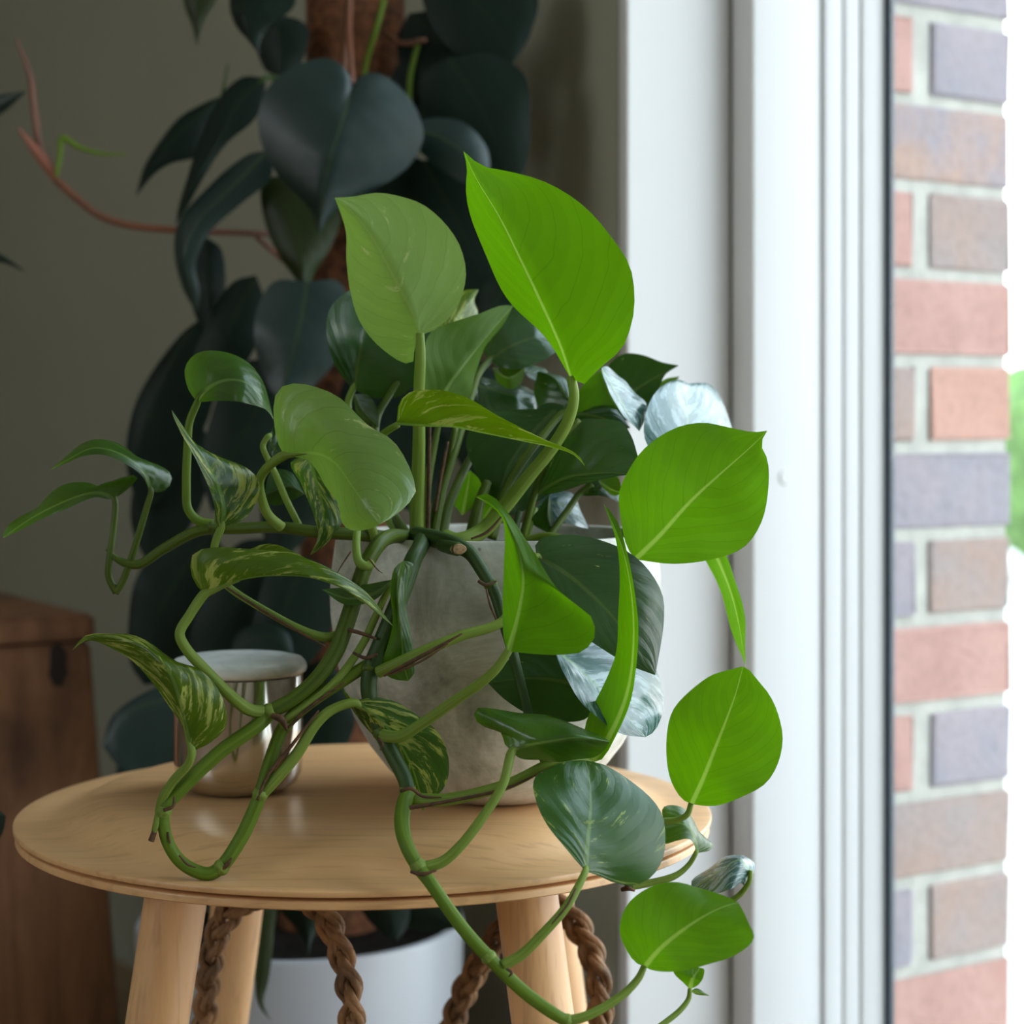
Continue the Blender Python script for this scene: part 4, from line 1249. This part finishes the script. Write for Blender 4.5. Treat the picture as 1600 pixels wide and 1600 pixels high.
# --- lit and pale scraps low in the crown
LF([(722, 806), (728, 775), (735, 735)], [(706, 780), (712, 750)], [(745, 785), (752, 755)], [107, 107.5, 108], .5, -.5, 'leaf_young', -1)
LF([(752, 818), (765, 795), (786, 768)], [(752, 795), (768, 772)], [(770, 810), (785, 790)], [107, 107, 107.5], .5, -.5, 'leaf_young', -1)
LF([(838, 790), (870, 785), (895, 800), (919, 826)], [(855, 772), (890, 770), (908, 800)], [(845, 812), (875, 816), (900, 822)], [108, 107.5, 107, 106.5], 2.0, -1.5, 'leaf_sheen', 1)
LF([(864, 836), (856, 805), (858, 772)], [(830, 816), (846, 789)], [(866, 820), (862, 795)], [104.5, 104.5, 104.8], .6, .3, 'leaf_dark', -1)
LF([(905, 775), (935, 765), (967, 785)], [(920, 752), (945, 750), (966, 768)], [(920, 775), (945, 776)], [106, 105.5, 105], 1.2, -.3, 'leaf_dark', 1,
   pet=[(925, 756, 105.6), (905, 772, 105.5), (885, 800, 105), (868, 824, 104.5), (850, 850, 104)], pw=(10, 11, 12), pm='vine_mid')
LF([(935, 752), (955, 765), (972, 770)], [(945, 740), (965, 745)], [(945, 765), (960, 775)], [104, 104, 103.5], .4, .2, 'leaf', -1)
# bare inner stalks and sheaths in the crown
for pts, w, mt in (
        ([(672, 660, 101.3), (670, 740, 101.4), (668, 842, 102)], (4, 6, 7), 'bark'),
        ([(712, 668, 105), (700, 730, 104.5), (682, 790, 104), (676, 842, 103.5)], (10, 13, 16), 'vine_mid'),
        ([(700, 690, 104.2), (690, 740, 104), (680, 800, 103.4)], (4, 6, 5), 'bark'),
        ([(740, 706, 107), (720, 745, 106), (700, 795, 105), (690, 842, 104)], (12, 15, 18), 'vine_mid'),
        ([(762, 752, 105), (748, 790, 104.5), (736, 842, 104)], (14, 18, 22), 'vine_mid'),
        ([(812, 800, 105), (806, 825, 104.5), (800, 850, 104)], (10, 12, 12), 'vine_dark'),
        ([(836, 795, 106), (828, 822, 105), (822, 852, 104.5)], (9, 10, 11), 'vine'),
        ([(640, 780, 104), (646, 815, 103.5), (650, 848, 103)], (8, 10, 12), 'vine'),
        ([(612, 800, 104), (622, 825, 103.5), (640, 850, 103)], (7, 9, 9), 'vine_dark')):
    ptube('stalk', pts, w, M[mt], pothos)

# --- trailing vines
ptube('vine', [(648, 842, 101), (612, 838, 98.6), (590, 852, 96.9), (570, 886, 96.2), (556, 928, 95.8), (541, 975, 95.4), (524, 1019, 95), (494, 1062, 94.6), (456, 1094, 94.3), (420, 1112, 94)],
      (22, 24, 25, 26, 27, 26, 25, 23), M['vine_mid'], pothos, seg=12)
ptube('vine', [(424, 1112, 94), (405, 1131, 93.6), (345, 1174, 93), (290, 1226, 92.6), (258, 1264, 92.4), (256, 1290, 92.4), (264, 1320, 92.5), (282, 1346, 92.6), (306, 1361, 92.6), (328, 1365, 92.6), (346, 1354, 92.7),
               (374, 1314, 93), (391, 1280, 93.2), (407, 1240, 93.3), (420, 1196, 93.6), (433, 1158, 94), (446, 1132, 94.2), (480, 1100, 94.5), (525, 1070, 94.8), (566, 1044, 95), (584, 1032, 95)],
      (22, 23, 22, 20, 20, 21, 22, 22, 23, 22, 21, 21, 22, 20, 18), M['vine'], pothos, seg=12)
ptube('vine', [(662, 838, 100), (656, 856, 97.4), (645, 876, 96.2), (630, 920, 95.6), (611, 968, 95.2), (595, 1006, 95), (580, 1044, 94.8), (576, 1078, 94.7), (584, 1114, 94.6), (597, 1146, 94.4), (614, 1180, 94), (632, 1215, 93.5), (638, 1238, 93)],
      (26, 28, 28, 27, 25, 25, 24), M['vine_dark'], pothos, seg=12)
ptube('vine', [(638, 1238, 93), (631, 1258, 92.4), (628, 1287, 91.6), (635, 1320, 90.6), (652, 1352, 90), (672, 1378, 89.4), (702, 1422, 88.9), (731, 1460, 88.5), (764, 1496, 88.2), (809, 1541, 87.8), (841, 1567, 87.4), (872, 1588, 87), (890, 1597, 87)],
      (25, 25, 23, 21, 21, 21, 20, 18), M['vine'], pothos, seg=12)
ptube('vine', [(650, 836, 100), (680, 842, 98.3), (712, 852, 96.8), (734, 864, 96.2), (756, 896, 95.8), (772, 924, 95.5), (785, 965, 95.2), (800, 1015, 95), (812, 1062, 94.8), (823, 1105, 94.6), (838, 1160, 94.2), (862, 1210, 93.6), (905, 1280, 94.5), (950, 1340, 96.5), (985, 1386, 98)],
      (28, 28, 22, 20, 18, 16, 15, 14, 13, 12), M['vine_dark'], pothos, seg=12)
ptube('vine', [(166, 858, 100), (187, 876, 100), (216, 882, 100), (255, 858, 100), (312, 829, 100), (370, 826, 100), (437, 824, 99.5), (500, 832, 99.5), (560, 835, 100), (620, 842, 101)],
      (4, 14, 16, 18, 18, 19, 20, 22), M['vine_mid'], pothos, seg=12)
# swollen nodes where the stalks part
for x0, y0, x1, y1, d_, w_ in ((428, 1109, 412, 1115, 93.9, 27), (258, 1260, 254, 1276, 92.35, 25), (340, 1360, 352, 1350, 92.65, 27), (404, 1248, 409, 1234, 93.25, 26),
                               (637, 1230, 637, 1246, 93, 29), (648, 1346, 660, 1362, 89.9, 27), (592, 1136, 600, 1152, 94.4, 29), (758, 1490, 770, 1502, 88.2, 25),
                               (442, 1140, 449, 1128, 94.15, 24), (578, 1050, 578, 1036, 94.8, 29), (880, 1592, 892, 1598, 87, 23), (326, 824, 338, 822, 100, 23), (764, 908, 770, 918, 95.6, 24)):
    ptube('node', [(x0, y0, d_), ((x0 + x1) / 2, (y0 + y1) / 2, d_), (x1, y1, d_)], (w_ * 0.8, w_, w_ * 0.8), M['petiole' if d_ < 94.3 else 'vine_mid'], pothos, seg=12)
# stub, dry sheaths
ptube('petiole_stub', [(558, 828, 96.5), (557, 858, 95.6), (561, 878, 95.2), (572, 885, 95.2), (582, 880, 95.4)], (12, 14, 15, 15), M['petiole'], pothos)
ptube('petiole_stub', [(249, 1268, 92.3), (244, 1288, 92.2), (240, 1302, 92.2)], (12, 11, 8), M['petiole'], pothos)
for pts, w in (
        ([(241, 1300, 92.1), (236, 1314, 92.1)], (9, 10)),
        ([(262, 1300, 92.2), (266, 1318, 92.1)], (4, 3)),
        ([(256, 1266, 92), (270, 1260, 91.9), (272, 1244, 91.9)], (6, 5, 3)),
        ([(344, 1362, 92.4), (356, 1350, 92.3), (362, 1340, 92.3)], (5, 7, 3)),
        ([(280, 1336, 92), (292, 1350, 92), (306, 1356, 92)], (3, 4, 2)),
        ([(402, 1250, 92.9), (416, 1216, 93), (440, 1180, 93.2)], (5, 5, 3)),
        ([(418, 1212, 93.2), (450, 1172, 93.2), (498, 1110, 93.4)], (5, 6, 3)),
        ([(425, 1118, 93.4), (440, 1124, 93.3), (448, 1140, 93.4)], (9, 12, 4)),
        ([(447, 1140, 93.6), (480, 1108, 93.9), (538, 1066, 94.2)], (4, 5, 3)),
        ([(354, 918, 95.2), (430, 966, 94.9), (508, 1010, 94.8)], (3, 5, 3)),
        ([(545, 984, 95), (566, 990, 94.6), (588, 998, 94.5)], (7, 6, 4)),
        ([(552, 1020, 94.6), (572, 1028, 94.1), (590, 1022, 94)], (4, 6, 4)),
        ([(600, 1056, 93.4), (650, 1030, 93), (722, 990, 92.9)], (4, 7, 3)),
        ([(612, 1054, 93.2), (660, 1032, 92.8), (700, 1006, 92.8)], (3, 4, 2)),
        ([(592, 1154, 93.4), (598, 1164, 93.2), (594, 1172, 93.2)], (5, 4, 2)),
        ([(626, 1236, 92.2), (642, 1232, 92), (660, 1244, 92), (690, 1246, 91.8)], (6, 6, 5, 2)),
        ([(640, 1262, 91.6), (700, 1252, 91.4), (790, 1232, 91.2), (848, 1206, 91.2)], (7, 6, 5, 3)),
        ([(642, 1362, 89.3), (660, 1366, 89), (682, 1360, 89)], (5, 7, 3)),
        ([(748, 908, 95), (760, 914, 94.7), (776, 908, 94.8)], (6, 6, 3)),
        ([(760, 920, 95), (766, 945, 94.6), (776, 970, 94.4)], (3, 4, 3)),
        ([(900, 1388, 88.1), (888, 1412, 87.7), (862, 1444, 87.5)], (3, 4, 2)),
        ([(792, 1514, 87.5), (800, 1520, 87.3), (795, 1526, 87.3)], (4, 5, 2)),
        ([(972, 1390, 97.6), (982, 1388, 97.3), (992, 1392, 97.3)], (7, 8, 3)),
        ([(736, 842, 98.5), (760, 832, 98.6), (790, 800, 98.7)], (3, 5, 2)),
        ([(548, 862, 95.3), (536, 880, 95), (524, 900, 95)], (3, 2, 1)),
        ([(576, 872, 94.8), (590, 890, 94.6), (598, 896, 94.6)], (3, 2, 1))):
    ptube('dry_sheath', pts, w, M['bark'], pothos, seg=7)
# pale cut end of the old stem on the rim
cut = ptube('cut_stem', [(690, 852, 97.2), (706, 856, 96.2), (716, 858, 95.5)], (20, 22, 22), M['vine_dark'], pothos)
cv = at(716, 858, 95.45)
bm = bmesh.new()
bmesh.ops.create_icosphere(bm, subdivisions=3, radius=1.0)
for v_ in bm.verts:
    v_.co = Vector((v_.co.x * 0.0042, v_.co.y * 0.0008, v_.co.z * 0.0026)) + cv
bm_obj('cut_face', bm, M['cut'], cut, smooth=True)

# ================================================================== CLIMBING PHILODENDRON BEHIND
philo = empty('climbing_philodendron', (BX, BY, BH - 0.015))
tag(philo, 'dark large-leaved philodendron climbing a brown moss pole by the wall', 'houseplant')
pole_pts = [Vector((BX + 0.02, BY + 0.03, BH - 0.02)), at(545, 900, 153), at(548, 600, 154), at(552, 300, 155), at(556, -300, 156)]
pole = tube('moss_pole', pole_pts, [0.040], M['moss'], philo, seg=28, n=90, knobs=0.03)


def PF(mid, A, B, md, da, db, mat='philo', up=1, pet=None, pw=(10, 12), **kw):
    return LF(mid, A, B, md, da, db, mat, up, pet, pw, plant=philo, pm='vine_dark', **kw)


# big heart-shaped leaf on the pole
PF([(551, 133), (537, 183), (517, 244), (504, 301), (498, 368)],
   [(541, 110), (521, 93), (500, 90), (456, 106), (419, 138), (403, 183), (409, 227), (431, 268), (460, 301), (484, 325), (495, 349)],
   [(560, 121), (575, 115), (594, 117), (626, 138), (651, 171), (662, 211), (647, 248), (614, 280), (569, 301), (529, 325), (509, 345)],
   [141, 139.5, 139, 139.5, 141], [1.5, 2.0, 1.0], [1.5, 2.4, 1.0], 'philo', 1)
ptube('petiole', [(551, 132, 141), (548, 90, 143), (545, 30, 147), (548, -60, 150)], (9, 10, 12), M['red_stalk'], philo)
PF([(470, 290), (462, 340), (468, 400), (478, 472)], [(430, 275), (410, 290), (412, 340), (425, 378), (450, 420), (470, 450)], [(510, 300), (532, 340), (515, 390), (490, 430)],
   [146, 145, 144.5, 145], 1, 1, 'philo_olive', 1)
PF([(345, 150), (300, 190), (262, 225), (230, 268), (212, 308)], [(325, 158), (285, 180), (250, 220), (225, 262)], [(335, 200), (312, 243), (266, 256), (238, 275)], [150, 149, 148, 148], .5, .8, 'philo_shaded', 1)
PF([(415, 122), (372, 160), (335, 230), (300, 290), (274, 352)], [(380, 120), (345, 150), (318, 203), (296, 266), (280, 320)], [(412, 165), (395, 190), (353, 226), (319, 276), (294, 322)], [146, 145, 144, 145], .8, .5, 'philo_shaded', 1,
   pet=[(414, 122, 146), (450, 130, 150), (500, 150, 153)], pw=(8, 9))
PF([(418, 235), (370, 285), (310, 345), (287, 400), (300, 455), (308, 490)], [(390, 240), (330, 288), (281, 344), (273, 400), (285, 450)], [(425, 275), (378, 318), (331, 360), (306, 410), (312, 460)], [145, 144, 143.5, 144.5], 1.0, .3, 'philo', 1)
PF([(322, 370), (325, 420), (330, 470), (328, 525)], [(302, 388), (296, 440), (308, 500)], [(345, 388), (352, 437), (345, 500)], [148, 147, 147], .8, .8, 'philo_shaded', 1)
# top
PF([(395, -40), (380, 10), (385, 50), (407, 88)], [(365, -30), (359, 0), (368, 40), (390, 65)], [(440, -40), (462, 5), (420, 45), (405, 70)], [144, 143, 143], 1, .5, 'philo_shaded', 1)
PF([(420, 20), (440, 60), (440, 120)], [(400, 60), (415, 110)], [(480, 40), (470, 100)], [150, 150, 150], 1, .5, 'philo_shaded', 1)
PF([(310, -50), (308, 0), (308, 72)], [(280, -30), (287, 5), (300, 40)], [(345, -40), (338, 0), (318, 35)], [147, 147, 147], .5, .5, 'philo_olive', 1)
# dark leaves to the right of the pole
PF([(690, -60), (740, 0), (780, 50), (800, 100)], [(660, -20), (680, 50), (740, 100)], [(780, -60), (840, -10), (830, 50), (812, 85)], [149, 148, 147.5], .6, .4, 'philo_shaded', 1)
PF([(700, 90), (740, 150), (775, 220), (800, 300)], [(660, 120), (680, 220), (740, 290)], [(770, 85), (818, 115), (829, 190), (820, 265)], [147, 146.5, 146.5], .6, .4, 'philo_shaded', 1)
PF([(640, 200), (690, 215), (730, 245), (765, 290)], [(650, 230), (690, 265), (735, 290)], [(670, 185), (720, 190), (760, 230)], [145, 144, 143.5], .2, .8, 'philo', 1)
PF([(660, 250), (700, 320), (740, 400), (780, 490)], [(630, 290), (650, 380), (710, 460)], [(720, 250), (790, 310), (800, 400), (795, 455)], [147, 146, 146], .6, .4, 'philo_shaded', 1)
PF([(600, 240), (620, 330), (660, 420), (700, 500)], [(570, 280), (580, 380), (640, 470)], [(660, 250), (700, 330), (715, 430)], [149, 148, 148], .6, .4, 'philo_shaded', 1)
PF([(640, 20), (680, 60), (700, 130), (690, 200)], [(620, 60), (640, 140)], [(700, 20), (740, 90), (720, 160)], [151, 150, 150], .6, .4, 'philo_shaded', 1)
PF([(620, 100), (655, 140), (665, 220)], [(600, 150), (625, 200)], [(670, 110), (695, 170)], [151, 150.5, 150], .6, .4, 'philo_shaded', 1)
PF([(840, 420), (800, 440), (770, 480), (750, 540)], [(800, 410), (760, 440), (745, 500)], [(830, 460), (800, 510), (770, 540)], [140, 140, 140], .6, .4, 'philo_shaded', 1)
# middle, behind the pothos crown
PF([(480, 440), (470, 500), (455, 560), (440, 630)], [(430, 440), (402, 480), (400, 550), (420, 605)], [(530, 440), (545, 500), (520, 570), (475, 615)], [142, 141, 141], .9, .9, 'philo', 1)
PF([(400, 430), (370, 490), (340, 550), (300, 620)], [(365, 440), (325, 500), (300, 570)], [(415, 480), (395, 550), (345, 610)], [146, 145, 145], .6, .6, 'philo_shaded', 1)
PF([(310, 500), (270, 560), (235, 640), (205, 730), (215, 800)], [(285, 520), (236, 583), (205, 650), (197, 720)], [(340, 540), (330, 640), (280, 740), (240, 790)], [149, 148, 147.5, 148], .6, .6, 'philo_shaded', 1)
PF([(430, 560), (400, 640), (360, 720), (330, 800)], [(370, 570), (330, 650), (315, 740)], [(460, 610), (440, 710), (380, 780)], [144, 143, 143], .6, .6, 'philo_shaded', 1)
PF([(300, 640), (260, 720), (235, 800), (230, 880)], [(260, 660), (215, 740), (205, 820)], [(330, 700), (310, 800), (265, 860)], [150, 149, 149], .6, .6, 'philo_shaded', 1)
PF([(480, 640), (470, 720), (450, 800), (430, 880)], [(430, 660), (410, 750), (410, 830)], [(530, 680), (520, 780), (470, 850)], [145, 144, 144], .6, .6, 'philo_shaded', 1)
PF([(560, 560), (600, 640), (640, 720), (660, 800)], [(530, 620), (560, 720), (620, 790)], [(620, 580), (690, 660), (700, 760)], [147, 146, 146], .6, .6, 'philo_shaded', 1)
PF([(700, 560), (740, 620), (780, 690), (800, 770)], [(680, 620), (710, 710), (760, 770)], [(760, 570), (820, 640), (830, 720)], [145, 144, 144], .6, .6, 'philo_shaded', 1)
# lower left mass beside the crate
PF([(330, 830), (280, 900), (240, 980), (225, 1070)], [(270, 840), (215, 900), (200, 980), (205, 1040)], [(360, 880), (350, 970), (280, 1060)], [149, 148, 148], .6, .6, 'philo_shaded', 1)
PF([(420, 840), (380, 920), (340, 990), (310, 1060)], [(370, 850), (320, 930), (295, 1010)], [(450, 900), (420, 990), (360, 1050)], [147, 146, 146], .6, .6, 'philo_shaded', 1)
PF([(480, 870), (450, 940), (430, 1010), (420, 1080)], [(430, 880), (400, 950), (395, 1030)], [(525, 900), (515, 990), (460, 1060)], [145, 144, 144], .6, .6, 'philo_shaded', 1)
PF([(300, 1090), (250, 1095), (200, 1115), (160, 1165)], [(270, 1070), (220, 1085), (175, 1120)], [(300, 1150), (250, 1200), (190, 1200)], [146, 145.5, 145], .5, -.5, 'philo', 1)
PF([(360, 1020), (390, 1000), (430, 995), (460, 1030)], [(370, 990), (410, 975), (450, 990)], [(380, 1050), (420, 1060)], [141, 140.5, 140], .5, -.3, 'philo_shaded', 1)
PF([(330, 1060), (290, 1130), (240, 1190), (180, 1230)], [(280, 1070), (225, 1130), (185, 1190)], [(330, 1130), (300, 1200), (240, 1250)], [149, 148.5, 148], .5, .5, 'philo_shaded', 1)
PF([(500, 1030), (510, 1090), (520, 1150), (500, 1200)], [(470, 1050), (470, 1130), (480, 1180)], [(540, 1060), (555, 1130), (530, 1180)], [146, 146, 146], .5, .5, 'philo_shaded', 1)
PF([(420, 1060), (380, 1120), (330, 1180), (290, 1260)], [(370, 1070), (320, 1130), (290, 1200)], [(430, 1130), (400, 1200), (330, 1250)], [148, 148, 148], .5, .5, 'philo_shaded', 1)
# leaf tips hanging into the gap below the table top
PF([(470, 1330), (475, 1390), (482, 1440), (482, 1496)], [(425, 1350), (430, 1410), (462, 1450), (477, 1475)], [(520, 1340), (515, 1410), (496, 1450), (486, 1475)], [136, 135, 134.5], .5, .5, 'philo_shaded', 1)
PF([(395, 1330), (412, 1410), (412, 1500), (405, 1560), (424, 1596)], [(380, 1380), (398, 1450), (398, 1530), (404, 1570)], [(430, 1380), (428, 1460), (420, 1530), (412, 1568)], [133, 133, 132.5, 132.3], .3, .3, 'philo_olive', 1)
PF([(600, 1330), (640, 1390), (680, 1430), (715, 1450)], [(590, 1380), (620, 1440), (670, 1455)], [(660, 1340), (700, 1390), (720, 1425)], [140, 139, 138.5], .5, .5, 'philo_shaded', 1)
PF([(560, 1340), (590, 1390), (610, 1430), (620, 1470)], [(545, 1380), (570, 1430), (600, 1460)], [(610, 1360), (640, 1410), (635, 1450)], [139, 138.5, 138], .5, .5, 'philo_shaded', 1)
# aerial red-brown stalk with new pink sheath
ptube('stalk', [(470, 368, 151), (416, 365, 149), (328, 362, 147), (269, 359, 146), (203, 352, 146), (156, 337, 146), (119, 309, 146), (87, 281, 146)], (9, 10, 11, 12, 12, 13, 13), M['red_stalk'], philo)
ptube('new_sheath', [(87, 281, 146), (74, 258, 146), (53, 232, 146), (28, 200, 146)], (10, 18, 15, 3), M['pink_sheath'], philo)
ptube('stalk', [(70, 250, 146.5), (60, 218, 146.5), (52, 160, 146.5), (47, 119, 146.5), (25, 60, 146.5)], (12, 11, 11, 9, 3), M['red_stalk'], philo)
ptube('stalk', [(88, 276, 145.5), (94, 240, 145.5), (97, 216, 145.5), (125, 231, 145.5), (160, 240, 145.5), (196, 241, 145.5)], (7, 9, 11, 8, 6, 3), M['vine'], philo)
ptube('stalk', [(356, 100, 147), (345, 160, 147), (336, 190, 147.5)], (3, 6, 7), M['vine_dark'], philo)
ptube('stalk', [(470, 430, 152), (430, 395, 149), (400, 370, 148)], (9, 9, 7), M['red_stalk'], philo)
ptube('stalk', [(545, 0, 150.5), (541, 60, 150), (535, 140, 150.5), (530, 300, 151)], (14, 14, 13), M['red_stalk'], philo)
ptube('stalk', [(600, 0, 150.5), (588, 45, 150), (574, 90, 150.5), (566, 140, 151)], (10, 9, 8), M['vine'], philo)
ptube('stalk', [(655, 60, 150), (640, 130, 150), (645, 230, 150.5)], (8, 8, 8), M['vine'], philo)
ptube('stalk', [(600, 50, 151), (630, 68, 149.5), (665, 62, 148.5)], (8, 9, 7), M['red_stalk'], philo)

# stray leaf tips at the left edge, of a plant standing further left
side = empty('foliage_plant', (-0.62, 1.62, 0.0))
tag(side, 'dark leaf tips of another plant poking in at the left edge', 'houseplant')
LF([(-120, 230), (-60, 190), (0, 162), (43, 142)], [(-70, 160), (0, 148)], [(-60, 215), (0, 180)], [150, 149, 148], .3, .3, 'philo', 1, plant=side)
LF([(-110, 420), (-50, 395), (0, 402), (42, 426)], [(-50, 380), (0, 396)], [(-50, 415), (0, 410)], [152, 151, 151], .3, .3, 'philo', 1, plant=side)
LF([(-130, 1230), (-70, 1250), (-30, 1265), (9, 1275)], [(-60, 1220), (-20, 1250)], [(-70, 1330), (-20, 1330), (5, 1300)], [112, 112, 112], .3, .3, 'philo', 1, plant=side)
